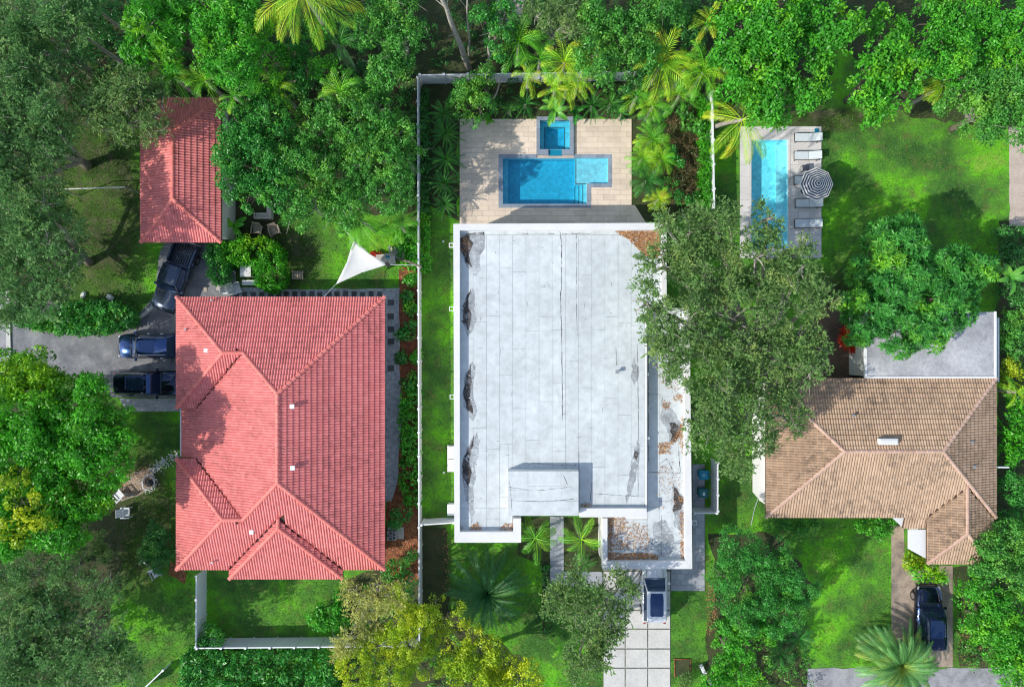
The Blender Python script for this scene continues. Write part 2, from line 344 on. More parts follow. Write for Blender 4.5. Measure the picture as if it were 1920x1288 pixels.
# ------------------------------------------------------------------ ground and hard surfaces
def prect(x0, y0, x1, y1, z=0):           # photo rectangle -> world (X0,X1,Y0,Y1)
    a = P(x0, y0, z); b = P(x1, y1, z); return (min(a[0], b[0]), max(a[0], b[0]), min(a[1], b[1]), max(a[1], b[1]))
def ppoly(pts, z=0): return [P(x, y, z)[:2] for x, y in pts]
HOLES = [prect(943, 297, 1100, 383), prect(1100, 297, 1140, 345), prect(1012, 228, 1068, 282), prect(1408, 263, 1477, 466)]
def holed_sheet(name, mat, ext, z, holes, kind='structure', parent=None):
    xs = sorted({ext[0], ext[1], *[h[i] for h in holes for i in (0, 1) if ext[0] < h[i] < ext[1]]})
    ys = sorted({ext[2], ext[3], *[h[i] for h in holes for i in (2, 3) if ext[2] < h[i] < ext[3]]})
    m = MB()
    for i in range(len(xs) - 1):
        for j in range(len(ys) - 1):
            cx, cy = (xs[i] + xs[i + 1]) / 2, (ys[j] + ys[j + 1]) / 2
            if any(h[0] < cx < h[1] and h[2] < cy < h[3] for h in holes): continue
            m.add([(xs[i], ys[j], z), (xs[i + 1], ys[j], z), (xs[i + 1], ys[j + 1], z), (xs[i], ys[j + 1], z)], [(0, 1, 2, 3)])
    o = m.build(name, mat, parent)
    if kind: tag(o, kind=kind)
    return o
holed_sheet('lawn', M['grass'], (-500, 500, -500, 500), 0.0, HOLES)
def wobble(pts, amp=.25, step=.7):
    out = []
    for i in range(len(pts)):
        a = Vector(pts[i][:2]); b = Vector(pts[(i + 1) % len(pts)][:2]); n = max(1, int((b - a).length / step))
        for k in range(n):
            p = a.lerp(b, k / n); out.append((p.x + random.uniform(-amp, amp), p.y + random.uniform(-amp, amp)))
    return out
def sheet(name, mat, pts, z=.004, amp=.12, kind='structure'):
    w = ppoly(pts); w = wobble(w, amp) if amp else w
    m = MB(); m.add([(x, y, z) for x, y in w], [tuple(range(len(w)))]); o = m.build(name, mat)
    # face up
    if o.data.polygons[0].normal.z < 0: o.data.flip_normals()
    return tag(o, kind=kind)
sheet('woodland_floor', M['floor'], [(-200, -150), (1360, -150), (1335, 200), (1182, 222), (862, 225), (858, 420), (838, 400), (800, 380), (790, 300), (780, 400), (690, 400), (560, 370), (500, 440), (430, 455), (415, 300), (395, 200), (265, 210), (130, 240), (110, 380), (130, 560), (20, 600), (-200, 560)], .008, .25)
sheet('planting_bed', M['floor'], [(1183, 222), (1335, 190), (1335, 400), (1250, 420), (1210, 415), (1187, 385)], .006, .1)
sheet('hedge_bed', M['floor'], [(1345, -150), (2100, -150), (2100, 300), (1900, 250), (1700, 215), (1560, 60), (1560, 190), (1500, 215), (1380, 235), (1340, 240)], .006, .3)
sheet('tree_shade_bed', M['floor'], [(-200, 660), (60, 700), (215, 790), (255, 870), (215, 960), (232, 1080), (200, 1180), (215, 1400), (-200, 1400)], .006, .4)
sheet('side_bed', M['floor'], [(1875, 420), (2100, 420), (2100, 1260), (1800, 1250), (1790, 1060), (1872, 1060), (1872, 600)], .006, .3)
sheet('front_bed', M['floor'], [(1330, 1000), (1460, 1000), (1530, 1100), (1480, 1190), (1520, 1250), (1520, 1400), (1325, 1400), (1325, 1180), (1345, 1120)], .008, .2)
sheet('yellow_tree_bed', M['floor'], [(650, 1090), (835, 1000), (840, 1150), (980, 1230), (1010, 1400), (620, 1400), (650, 1200)], .008, .3)
sheet('mulch_bed', M['mulch'], [(748, 500), (783, 500), (786, 800), (786, 1090), (722, 1090), (725, 930), (745, 900)], .012, .06)
sheet('fire_pit_soil', M['earthpath'], [(232, 888), (262, 882), (290, 878), (284, 915), (262, 930), (228, 940)], .014, .15)
sheet('corner_mulch', M['mulch'], [(320, 1050), (350, 1075), (345, 1095), (315, 1075)], .012, .05)
sheet('entry_bed', M['floor'], [(978, 970), (1031, 970), (1031, 1180), (1017, 1190), (1017, 1060), (970, 1040)], .012, .03)
sheet('entry_bed_right', M['floor'], [(1057, 970), (1130, 970), (1130, 1070), (1057, 1070)], .012, .02)
sheet('shade_bed_fence', M['floor'], [(791, 985), (835, 990), (832, 1110), (791, 1150)], .012, .08)
sheet('asphalt_drive', M['asphalt'], [(22, 595), (60, 610), (110, 622), (170, 625), (230, 615), (260, 590), (290, 555), (300, 470), (320, 440), (420, 440), (425, 540), (440, 560), (440, 745), (215, 745), (150, 720), (100, 690), (60, 665), (22, 660)], .016, .04)
sheet('asphalt_road', M['road'], [(-300, 520), (12, 545), (14, 700), (-300, 720)], .010, 0)
sheet('gravel_strip', M['gravel'], [(222, 747), (345, 747), (345, 771), (240, 771)], .020, .03)
sheet('gravel_walk', M['gravel'], [(430, 538), (560, 543), (748, 540), (750, 700), (752, 800), (745, 900), (735, 940), (700, 940), (700, 580), (430, 580)], .018, .06)
sheet('house_road', M['road'], [(1515, 1252), (2200, 1252), (2200, 1500), (1490, 1500)], .018, .08)
sheet('brown_path', M['earthpath'], [(1671, 985), (1694, 985), (1696, 1050), (1710, 1062), (1786, 1060), (1786, 1250), (1671, 1250)], .022, 0)
sheet('sand_path', M['sand'], [(1891, 240), (2000, 240), (2000, 425), (1893, 425)], .016, .05)
sheet('brown_patio', M['brownslab'], [(1530, 575), (1570, 572), (1584, 590), (1584, 656), (1630, 656), (1630, 712), (1500, 712), (1500, 640)], .016, 0)
sheet('path_by_wood', M['sand'], [(930, -20), (985, -20), (980, 30), (955, 60), (930, 40)], .014, .1)
# kerb
k = MB(); k.prism(ppoly([(12, 545), (19, 545), (22, 660), (15, 700)]), 0, .12); tag(k.build('kerb', M['concrete']), kind='structure')
k = MB(); k.prism(ppoly([(258, 596), (272, 585), (284, 574), (291, 560), (296, 562), (289, 578), (276, 590), (262, 600)]), 0, .13); tag(k.build('curved_kerb', M['concrete']), kind='structure')

_unit = {}
def slab(name, matkey, r, z0, z1, parent, jitter=0.0):
    if matkey not in _unit:
        m = MB().box(-.5, .5, -.5, .5, 0, 1); me = bpy.data.meshes.new('slab_' + matkey); me.from_pydata(m.v, [], m.f); me.materials.append(M[matkey]); _unit[matkey] = me
    o = bpy.data.objects.new(name, _unit[matkey]); COL.objects.link(o); o.parent = parent
    o.location = ((r[0] + r[1]) / 2, (r[2] + r[3]) / 2, z0); o.scale = (r[1] - r[0], r[3] - r[2], z1 - z0 + random.uniform(0, jitter))
    return o
def subtract(r, holes):
    out = [r]
    for h in holes:
        nxt = []
        for a in out:
            if h[0] >= a[1] or h[1] <= a[0] or h[2] >= a[3] or h[3] <= a[2]: nxt.append(a); continue
            x0, x1 = max(a[0], h[0]), min(a[1], h[1])
            if a[0] < h[0]: nxt.append((a[0], h[0], a[2], a[3]))
            if a[1] > h[1]: nxt.append((h[1], a[1], a[2], a[3]))
            if a[2] < h[2]: nxt.append((x0, x1, a[2], h[2]))
            if a[3] > h[3]: nxt.append((x0, x1, h[3], a[3]))
        out = nxt
    return [a for a in out if a[1] - a[0] > .05 and a[3] - a[2] > .05]
def pave(name, matkey, r, w, h, z0, z1, parent, holes=(), gap=.012, bond=.5, limit=300):
    n = 0; y = r[2]; row = 0
    while y < r[3] - .02:
        y1 = min(y + h, r[3]); x = r[0] - (w * bond * (row % 2))
        while x < r[1] - .02:
            a = (max(x, r[0]), min(x + w, r[1]), y, y1)
            if a[1] - a[0] > .05:
                for b in subtract(a, holes):
                    slab(name, matkey, (b[0] + gap / 2, b[1] - gap / 2, b[2] + gap / 2, b[3] - gap / 2), z0, z1, parent, .003); n += 1
            x += w
        y = y1; row += 1
    return n

# pool deck of the white house
DECK = prect(862, 224, 1184, 425)
deck = holed_sheet('pool_deck', M['sand'], DECK, .030, HOLES[:3])
m = MB().prism(ppoly([(1184, 385), (1190, 385), (1212, 420), (1184, 420)]), .0, .065); m.build('deck_edge', M['paver'], deck)
cop = [prect(935, 290, 1108, 390), prect(1100, 290, 1147, 352), prect(1006, 221, 1075, 292)]
print('pavers', pave('paver', 'paver', DECK, .92, .42, .034, .07, deck, cop))
# main pool
pool = thing('swimming_pool', 'blue swimming pool with grey stone coping and pale tanning ledge on the sandstone deck', 'swimming pool', P(1020, 340))
po = pool.location
def local(o, org):
    o.location = (o.location[0] - org[0], o.location[1] - org[1], o.location[2] - org[2]); return o
def basin(name, mat, r, depth, z1, parent, org, skip=()):
    m = MB(); x0, x1, y0, y1 = r; z0 = -depth
    m.add([(x0, y0, z0), (x1, y0, z0), (x1, y1, z0), (x0, y1, z0)], [(0, 1, 2, 3)])
    for key, a, b in (('s', (x0, y0), (x1, y0)), ('e', (x1, y0), (x1, y1)), ('n', (x1, y1), (x0, y1)), ('w', (x0, y1), (x0, y0))):
        if key in skip: continue
        m.add([(*a, z0), (*b, z0), (*b, z1), (*a, z1)], [(0, 3, 2, 1)])
    return m.build(name, mat, parent, origin=org)
rA = prect(943, 297, 1079, 383); rS = prect(1079, 297, 1140, 345); rT = prect(1079, 345, 1100, 383)
b = MB()
def quad(m, r, z): m.add([(r[0], r[2], z), (r[1], r[2], z), (r[1], r[3], z), (r[0], r[3], z)], [(0, 1, 2, 3)])
def wall_v(m, a, c, z0, z1): m.add([(*a, z0), (*c, z0), (*c, z1), (*a, z1)], [(0, 1, 2, 3)])
quad(b, rA, -1.0)
wall_v(b, (rA[0], rA[2]), (rA[0], rA[3]), -1.0, .03); wall_v(b, (rA[0], rA[3]), (rA[1], rA[3]), -1.0, .03); wall_v(b, (rA[0], rA[2]), (rA[1], rA[2]), -1.0, .03)
wall_v(b, (rA[1], rS[2]), (rA[1], rA[3]), -1.0, -.25); quad(b, rS, -.25)
wall_v(b, (rS[0], rS[3]), (rS[1], rS[3]), -.25, .03); wall_v(b, (rS[1], rS[2]), (rS[1], rS[3]), -.25, .03); wall_v(b, (rT[1], rS[2]), (rS[1], rS[2]), -.25, .03)
wall_v(b, (rT[0], rT[2]), (rT[1], rT[2]), -1.0, .03); wall_v(b, (rT[1], rT[2]), (rT[1], rT[3]), -1.0, .03); wall_v(b, (rT[0], rT[3]), (rT[1], rT[3]), -1.0, -.25)
b.build('basin', M['pool_shell'], pool, origin=po)
for i in range(3):
    w = (rT[1] - rT[0]) / 3
    st = MB().box(rT[0] + i * w, rT[0] + (i + 1) * w - .003, rT[2] + .003, rT[3] - .003, -.99, (-.8, -.6, -.4)[i]); st.build('step', M['pool_shell'], pool, origin=po)
    ln = MB().box(rT[0] + i * w, rT[0] + i * w + .05, rT[2] + .003, rT[3] - .01, (-.8, -.6, -.4)[i] + .002, (-.8, -.6, -.4)[i] + .012); ln.build('step_edge', M['stepstone'], pool, origin=po)
bn = MB().box(rA[0] + .002, rA[0] + .42, rA[2] + .003, rA[3] - .003, -.99, -.55); bn.build('bench', M['pool_shell'], pool, origin=po)
ln = MB().box(rA[1] + .02, rA[1] + .08, rS[2], rS[3] - .01, -.248, -.238); ln.build('ledge_line', M['stepstone'], pool, origin=po)
ln = MB().box(rA[1] + .02, rT[1] - .02, rS[2] + .02, rS[2] + .08, -.246, -.236); ln.build('ledge_line', M['stepstone'], pool, origin=po)
def waterbody(name, poly, z0, z1, mat, parent, org):
    return MB().prism(poly, z0, z1).build(name, mat, parent, origin=org)
e = .004
waterbody('water', [(rA[0] + e, rA[2] + e), (rT[1] - e, rA[2] + e), (rT[1] - e, rS[2] + e), (rS[1] - e, rS[2] + e), (rS[1] - e, rS[3] - e), (rA[0] + e, rA[3] - e)], -1.1, -.04, M['water'], pool, po)
def coping_run(r, holes_, parent, org, w=.62, z0=.034, z1=.085, alongx=True, mat='coping'):
    L = (r[1] - r[0]) if alongx else (r[3] - r[2]); n = max(1, round(L / w))
    for i in range(n):
        a = (r[0] + L * i / n + .006, r[0] + L * (i + 1) / n - .006, r[2], r[3]) if alongx else (r[0], r[1], r[2] + L * i / n + .006, r[2] + L * (i + 1) / n - .006)
        o = slab('coping_stone', mat, a, z0, z1, parent, .003); local(o, org)
for rr, ax in ((prect(935, 290, 1006, 297), 1), (prect(1075, 290, 1147, 297), 1), (prect(1140, 297, 1147, 352), 0), (prect(1100, 345, 1140, 352), 1),
               (prect(1100, 352, 1108, 390), 0), (prect(943, 383, 1100, 390), 1), (prect(935, 297, 943, 390), 0)):
    coping_run(rr, None, pool, po, alongx=bool(ax))
# spa
spa = thing('spa_pool', 'small square spa with stone rim above the blue pool, banana leaves leaning over it', 'spa', P(1040, 256)); so = spa.location
rp = prect(1012, 228, 1068, 282)
b = MB(); quad(b, rp, -.9)
for a, c in (((0, 2), (0, 3)), ((0, 3), (1, 3)), ((1, 3), (1, 2)), ((1, 2), (0, 2))): wall_v(b, (rp[a[0]], rp[a[1]]), (rp[c[0]], rp[c[1]]), -.9, .25)
b.build('basin', M['pool_shell'], spa, origin=so)
ins = .40
for a in ((rp[0] + e, rp[0] + ins, rp[2] + e, rp[3] - e), (rp[1] - ins, rp[1] - e, rp[2] + e, rp[3] - e), (rp[0] + ins, rp[1] - ins, rp[3] - ins, rp[3] - e)):
    MB().box(*a, -.89, -.35).build('bench', M['pool_shell'], spa, origin=so)
for a in ((rp[0] + ins - .05, rp[0] + ins, rp[2] + .1, rp[3] - ins), (rp[1] - ins, rp[1] - ins + .05, rp[2] + .1, rp[3] - ins), (rp[0] + ins, rp[1] - ins, rp[3] - ins, rp[3] - ins + .05)):
    MB().box(*a, -.348, -.338).build('bench_line', M['stepstone'], spa, origin=so)
waterbody('water', [(rp[0] + e, rp[2] + e), (rp[1] - e, rp[2] + e), (rp[1] - e, rp[3] - e), (rp[0] + e, rp[3] - e)], -.95, .16, M['water'], spa, so)
for rr, ax in ((prect(1006, 221, 1075, 228), 1), (prect(1006, 228, 1012, 292), 0), (prect(1068, 228, 1075, 292), 0), (prect(1012, 282, 1028, 292), 1), (prect(1053, 282, 1068, 292), 1)):
    coping_run(rr, None, spa, so, z0=.034, z1=.28, alongx=bool(ax))
MB().box(*prect(1028, 282, 1053, 293), .0, .14).build('spillway', M['plastic_blue'], spa, origin=so)

# second pool
D2 = prect(1387, 238, 1540, 484)
deck2 = holed_sheet('side_pool_deck', M['road'], D2, .030, [HOLES[3]])
pave('paver', 'paver_pale', D2, .93, .93, .034, .075, deck2, [prect(1404, 259, 1481, 470)], bond=0)
pool2 = thing('swimming_pool', 'long turquoise swimming pool beside the loungers, partly under the oak branches', 'swimming pool', P(1442, 350)); p2 = pool2.location
r2 = HOLES[3]
b = MB(); quad(b, r2, -.8)
for a, c in (((0, 2), (0, 3)), ((0, 3), (1, 3)), ((1, 3), (1, 2)), ((1, 2), (0, 2))): wall_v(b, (r2[a[0]], r2[a[1]]), (r2[c[0]], r2[c[1]]), -.8, .03)
b.build('basin', M['pool_shell2'], pool2, origin=p2)
MB().box(r2[1] - .75, r2[1] - e, r2[2] + e, r2[3] - e, -.79, -.5).build('bench', M['pool_shell2'], pool2, origin=p2)
waterbody('water', [(r2[0] + e, r2[2] + e), (r2[1] - e, r2[2] + e), (r2[1] - e, r2[3] - e), (r2[0] + e, r2[3] - e)], -.9, -.05, M['water2'], pool2, p2)
for rr, ax in ((prect(1404, 259, 1481, 263), 1), (prect(1404, 466, 1481, 470), 1), (prect(1404, 263, 1408, 466), 0), (prect(1477, 263, 1481, 466), 0)):
    coping_run(rr, None, pool2, p2, w=.9, alongx=bool(ax), mat='paver_pale', z1=.10)

# driveway slabs, walk
drv = sheet('driveway', mineral('mossy_joint', (.13, .13, .10), (.26, .26, .22), (.38, .37, .33), 8, 1.5, .2), [(1131, 1066), (1257, 1066), (1257, 1500), (1131, 1500)], .018, 0)
xs = [1132, 1171, 1173.4, 1213, 1215.4, 1256]
ys = [1071, 1105, 1107.5, 1142, 1144.5, 1177, 1179.5, 1214, 1216.5, 1250, 1252.5, 1287, 1289.5, 1325]
for i in range(3):
    for j in range(7):
        slab('driveway_slab', 'slab', prect(xs[2 * i], ys[2 * j], xs[2 * i + 1], ys[2 * j + 1]), .022, .06, drv, .004)
walk = sheet('garden_walk', M['dark_gap'], [(1031, 968), (1057, 968), (1057, 1071), (1131, 1071), (1131, 1100), (1031, 1100)], .016, 0)
pave('walk_paver', 'paver_grey', prect(1031, 968, 1057, 1071), .56, .42, .020, .05, walk)
pave('walk_paver', 'paver_grey', prect(1031, 1071, 1130, 1100), .6, .42, .020, .05, walk)
sw = sheet('side_walk', M['dark_gap'], [(1257, 1066), (1298, 1066), (1298, 870), (1322, 870), (1322, 1107), (1257, 1107)], .016, 0)
pave('walk_paver', 'paver_grey', prect(1298, 870, 1321, 1066), .5, .55, .020, .05, sw)
pave('walk_paver', 'paver_grey', prect(1258, 1066, 1321, 1107), .55, .45, .020, .05, sw)
gr = bpy.data.objects['gravel_walk']
for x in (443, 459, 475, 491, 507, 523, 537, 553, 569, 585, 600, 617, 632, 648, 664, 680, 696, 712):
    o = slab('stepping_stone', 'stepstone', prect(x - 4.5, 548 + random.uniform(-3, 0), x + 4.5, 560), .022, .05, gr); o.rotation_euler.z = random.uniform(-.06, .06)
for y in (567, 593, 617, 640, 690):
    o = slab('stepping_stone', 'stepstone', prect(727, y - 5, 739, y + 6), .022, .045, gr); o.rotation_euler.z = random.uniform(-.06, .06)

# ------------------------------------------------------------------ tiled roofs
ROT = {'S': 0, 'N': math.pi, 'E': math.pi / 2, 'W': -math.pi / 2}
class TiledRoof:
    def __init__(s, thing_, t, tw, tl, mt, mc, n_ind=290):
        s.th = thing_; s.org = thing_.location; s.t = t; s.tw = tw; s.tl = tl; s.mt = mt; s.mc = mc; s.full = []; s.V = []; s.A = []; s.n_ind = n_ind
        s.roof = None; s.deck = MB(); s.caps = []
    def prof(s):
        pts = []
        for k, h in enumerate((.0, .046, .068, .046, .0)): pts.append((s.tw * k / 4, h))
        return pts
    def face(s, d, e, ze, poly, t=None):
        t = t or s.t
        def uv(x, y): return {'S': (x, y - e), 'N': (-x, e - y), 'E': (y, e - x), 'W': (-y, x - e)}[d]
        def xyz(u, v, h): 
            x, y = {'S': (u, v + e), 'N': (-u, e - v), 'E': (e - v, u), 'W': (v + e, -u)}[d]
            return (x, y, ze + t * v + h)
        q = [uv(*p) for p in poly]
        pts = [xyz(u, v, -.03) for u, v in q]; n = len(pts)
        a = sum(pts[i][0] * pts[(i + 1) % n][1] - pts[(i + 1) % n][0] * pts[i][1] for i in range(n))
        if a < 0: pts = pts[::-1]
        s.deck.add(pts + [(x, y, z - .12) for x, y, z in pts], [tuple(range(n)), tuple(range(n, 2 * n))[::-1]] + [(i, i + n, (i + 1) % n + n, (i + 1) % n) for i in range(n)])
        cache = {}
        def ints(v):
            k = round(v, 4)
            if k in cache: return cache[k]
            xs = []
            for i in range(len(q)):
                (u0, v0), (u1, v1) = q[i], q[(i + 1) % len(q)]
                if (v0 <= v < v1) or (v1 <= v < v0): xs.append(u0 + (u1 - u0) * (v - v0) / (v1 - v0))
            xs.sort(); cache[k] = [(xs[i], xs[i + 1]) for i in range(0, len(xs) - 1, 2)]; return cache[k]
        vmin = min(v for u, v in q); vmax = max(v for u, v in q); umin = min(u for u, v in q); umax = max(u for u, v in q)
        j = 0; v = vmin
        while v < vmax - .03:
            v1 = min(v + s.tl * 1.06, vmax - .001)
            for i in range(int((umax - umin) / s.tw) + 2):
                u = umin + i * s.tw; vm = v + s.tl * .5; uc = u + s.tw / 2
                I = [w for w in ints(min(vm, vmax - .01)) if w[0] - s.tw * .5 < uc < w[1] + s.tw * .5]
                if not I: continue
                lo, hi = I[0]
                J0 = [w for w in ints(v + .001) if w[1] > lo - s.tl * 1.5 and w[0] < hi + s.tl * 1.5 and w[0] - .6 < uc < w[1] + .6]; J1 = [w for w in ints(v1 - .001) if w[0] - .6 < uc < w[1] + .6]
                a0 = J0[0] if J0 else I[0]; a1 = J1[0] if J1 else I[0]
                full = a0[0] <= u and u + s.tw <= a0[1] and a1[0] <= u and u + s.tw <= a1[1] and v1 < vmax - .01
                if full: s.full.append((d, e, ze, t, u, v)); continue
                cl = lambda x, w: min(max(x, w[0]), w[1])
                s.tile_verts(lambda uu, vv, hh: xyz(cl(uu, a0 if vv < vm else a1), vv, hh), u, v, v1)
            v += s.tl; j += 1
    def tile_verts(s, fn, u, v, v1):
        r = random.random(); lift = .06
        pr = s.prof(); low = [fn(u + a, v, h + lift) for a, h in pr]; top = [fn(u + a, v1, h) for a, h in pr]; base = [fn(u + a, v, -.02) for a, h in pr]
        for k in range(4):
            s.V += [low[k], low[k + 1], top[k + 1], top[k], base[k], base[k + 1], low[k + 1], low[k]]; s.A += [r, r]
    def cap(s, a, b, w=.15, l=.42): s.caps.append((Vector(a), Vector(b), w, l))
    def finish(s):
        o3 = s.org
        roof = s.deck.build('roof', M['deck_dark'], s.th, origin=o3); s.roof = roof
        s.full.sort(key=lambda q: (q[4] if 0 else 0))
        def pos(q):
            d, e, ze, t, u, v = q
            x, y = {'S': (u, v + e), 'N': (-u, e - v), 'E': (e - v, u), 'W': (v + e, -u)}[d]; return x, y, ze + t * v
        s.full.sort(key=lambda q: abs(pos(q)[0]) ** 2 + abs(pos(q)[1]) ** 2)
        pr = s.prof(); meshes = {}
        for q in s.full[:s.n_ind]:
            if q[3] not in meshes:
                keepV, keepA = s.V, s.A; s.V, s.A = [], []
                s.tile_verts(lambda uu, vv, hh: (uu, vv, hh + q[3] * vv), 0, 0, s.tl * 1.06)
                meshes[q[3]] = np_mesh('roof_tile', s.V, 4, s.A); meshes[q[3]].materials.append(M[s.mt]); s.V, s.A = keepV, keepA
            x, y, z = pos(q); o = link_mesh('roof_tile', meshes[q[3]], None, roof, (x - o3[0], y - o3[1], z - o3[2]), (0, 0, ROT[q[0]]))
        for q in s.full[s.n_ind:]:
            d, e, ze, t, u, v = q
            def xyz(uu, vv, h):
                x, y = {'S': (uu, vv + e), 'N': (-uu, e - vv), 'E': (e - vv, uu), 'W': (vv + e, -uu)}[d]; return (x, y, ze + t * vv + h)
            s.tile_verts(xyz, u, v, v + s.tl * 1.06)
        if s.V:
            me = np_mesh('roof_tiles', np.array(s.V) - np.array(o3)[None, :], 4, s.A)
            tag(link_mesh('roof_tiles', me, M[s.mt], roof), kind='stuff')
        # ridge and hip tiles
        for w in sorted({c[2] for c in s.caps}):
            m = MB(); n = 6; l = [c[3] for c in s.caps if c[2] == w][0]
            for k in range(n + 1):
                a = math.pi * k / n; m.v.append((0, -math.cos(a) * w * 1.08, math.sin(a) * w * .75 + .035))
            for k in range(n + 1):
                a = math.pi * k / n; m.v.append((l * 1.08, -math.cos(a) * w * .88, math.sin(a) * w * .6 + .01))
            m.f += [(k + 1, k, n + 1 + k, n + 2 + k) for k in range(n)] + [tuple(range(n + 1))]
            me = bpy.data.meshes.new('ridge_tile'); me.from_pydata(m.v, [], m.f); me.materials.append(M[s.mc])
            for a, b, w_, l_ in s.caps:
                if w_ != w: continue
                d = b - a; L = d.length; n_ = max(1, round(L / l_)); X = d.normalized(); Y = Vector((0, 0, 1)).cross(X).normalized(); Z = X.cross(Y)
                rot = Matrix((X, Y, Z)).transposed().to_4x4()
                for i in range(n_):
                    p = a + d * (i / n_); o = link_mesh('ridge_tile', me, None, roof)
                    o.matrix_local = Matrix.Translation(p - Vector(o3)) @ rot @ Matrix.Diagonal((L / n_ / l_, 1, 1, 1))
        return roof

def vent(parent, org, px, py, z, s=.16, h=.35, matk='white'):
    x, y, _ = P(px, py, z + h); m = MB().cyl(x, y, z - .2, z + h, s * .55, n=10).box(x - s, x + s, y - s, y + s, z + h, z + h + .10)
    return m.build('roof_vent', M[matk], parent, origin=org)
def windows(parent, org, runs):
    """runs: (x0,y0,x1,y1,n) wall lines seen from outside; a framed window per step"""
    for x0, y0, x1, y1, n in runs:
        d = Vector((x1 - x0, y1 - y0, 0)); L = d.length; d.normalize(); nrm = Vector((d.y, -d.x, 0)); a = math.atan2(d.y, d.x)
        for i in range(n):
            c = Vector((x0, y0, 0)) + d * L * (i + .5) / n + nrm * .0
            f = MB(); W, z0, z1 = .8, .95, 2.2
            for bx in ((-W, W, z0, z0 + .07), (-W, W, z1 - .07, z1), (-W, -W + .07, z0 + .07, z1 - .07), (W - .07, W, z0 + .07, z1 - .07), (-.03, .03, z0 + .07, z1 - .07)):
                f.box(bx[0], bx[1], -.05, .01, bx[2], bx[3])
            fo = f.build('window', M['white'], parent, loc=(c.x - org[0], c.y - org[1], -org[2]), rot=(0, 0, a))
            MB().box(-W + .07, W - .07, -.02, -.012, z0 + .07, z1 - .07).build('pane', M['glass'], fo)

TT = .404
# --- red tiled house
rh = thing('house', 'large house with a red tiled hip roof, two dark cars parked against its left side', 'house', (-17.2, -7.0, 0)); ro = rh.location
xE, yN, yS, xW, xWm = -9.61, 3.53, -17.1, -25.39, -25.25
R1 = (-16.75, -3.61, 5.885); R2 = (-16.75, -9.96, 5.885); A1 = (-21.18, -.68, 4.70); V1 = (-19.68, -.68, 4.70); A2 = (-21.18, -12.89, 4.70); V2 = (-19.68, -12.89, 4.70)
D1 = (-17.09, -13.5, 4.74); D0 = (-17.09, -12.79, 4.74)
rr = TiledRoof(rh, TT, .20, .385, 'redtile', 'redcap')
rr.face('E', xE, 3.0, [(xE, yS), (xE, yN), R1[:2], R2[:2]])
rr.face('N', yN, 3.0, [(xW, yN), (xE, yN), R1[:2], V1[:2], A1[:2]])
rr.face('S', yS, 3.0, [(xW, yS), (-21.39, yS), D0[:2], (-12.79, yS), (xE, yS), R2[:2], V2[:2], A2[:2]])
rr.face('W', xWm, 2.45, [(xWm, -4.89), (-23.89, -4.89), V1[:2], R1[:2], R2[:2], V2[:2], (-23.89, -8.68), (xWm, -8.68)])
rr.face('W', xW, 3.0, [(xW, yN), (xW, -4.89), A1[:2]]); rr.face('W', xW, 3.0, [(xW, -8.68), (xW, yS), A2[:2]])
rr.face('S', -4.89, 3.0, [(xW, -4.89), (-23.89, -4.89), V1[:2], A1[:2]]); rr.face('N', -8.68, 3.0, [(xW, -8.68), (-23.89, -8.68), V2[:2], A2[:2]])
rr.face('S', -17.8, 3.0, [(-21.39, -17.8), (-12.79, -17.8), D1[:2]])
rr.face('W', -21.39, 3.0, [(-21.39, -17.8), D1[:2], D0[:2], (-21.39, yS)]); rr.face('E', -12.79, 3.0, [(-12.79, -17.8), D1[:2], D0[:2], (-12.79, yS)])
for a, b in (((xE, yN, 3), R1), ((xE, yS, 3), R2), (R1, R2), (V1, R1), (V2, R2), (A1, V1), (A2, V2), ((xW, yN, 3), A1), ((xW, -4.89, 3), A1), ((xW, -8.68, 3), A2), ((xW, yS, 3), A2),
             ((-21.39, -17.8, 3), D1), ((-12.79, -17.8, 3), D1), (D1, D0)): rr.cap(a, b)
rr.finish()
w = MB().prism([(xE - .6, yS + .6), (xE - .6, yN - .6), (xW + .6, yN - .6), (xW + .6, -4.3), (-23.9, -4.3), (-23.9, -9.2), (xW + .6, -9.2), (xW + .6, yS + .6), (-20.8, yS + .6), (-20.8, -17.2), (-13.4, -17.2), (-13.4, yS + .6)], 0, 2.62)
w.build('wall', M['wall'], rh, origin=ro)
windows(rh, ro, [(xE - .6, yS + 2, xE - .6, yN - 1, 6), (-13.4, -17.2, -20.8, -17.2, 2), (xE - 1, yN - .6, xW + 1, yN - .6, 5)][:1] + [(-20.8, -17.2, -13.4, -17.2, 2)])
for px, py, z in ((387, 657, 3.8), (548, 762, 5.35), (549, 877, 5.35), (472, 997, 4.0)): vent(rh, ro, px, py, z)
for px, py, z in ((397, 563, 3.1), (398, 1054, 3.3), (348, 618, 3.3)): vent(rh, ro, px, py, z, .07, .3, 'greymetal')
g = MB().box(xWm - .12, xWm - .01, -8.6, -5.0, 2.38, 2.50); g.build('gutter', M['white'], rh, origin=ro)

# --- red tiled garage
gh = thing('garage', 'small outbuilding with red tiled hip roof behind the pickup truck', 'garage', (-25.05, 13.1, 0)); go = gh.location
gE, gW, gS, gN = -22.0, -28.1, 7.63, 18.57; gz = 3.0 + TT * 3.05; gA = (-25.05, 10.68, gz); gB = (-25.05, 15.52, gz)
g = TiledRoof(gh, TT, .20, .385, 'redtile', 'redcap', 280)
g.face('E', gE, 3.0, [(gE, gS), (gE, gN), gB[:2], gA[:2]]); g.face('W', gW, 3.0, [(gW, gS), gA[:2], gB[:2], (gW, gN)])
g.face('S', gS, 3.0, [(gW, gS), (gE, gS), gA[:2]]); g.face('N', gN, 3.0, [(gW, gN), (gE, gN), gB[:2]])
for a, b in (((gW, gS, 3), gA), ((gE, gS, 3), gA), ((gW, gN, 3), gB), ((gE, gN, 3), gB), (gA, gB)): g.cap(a, b)
g.finish()
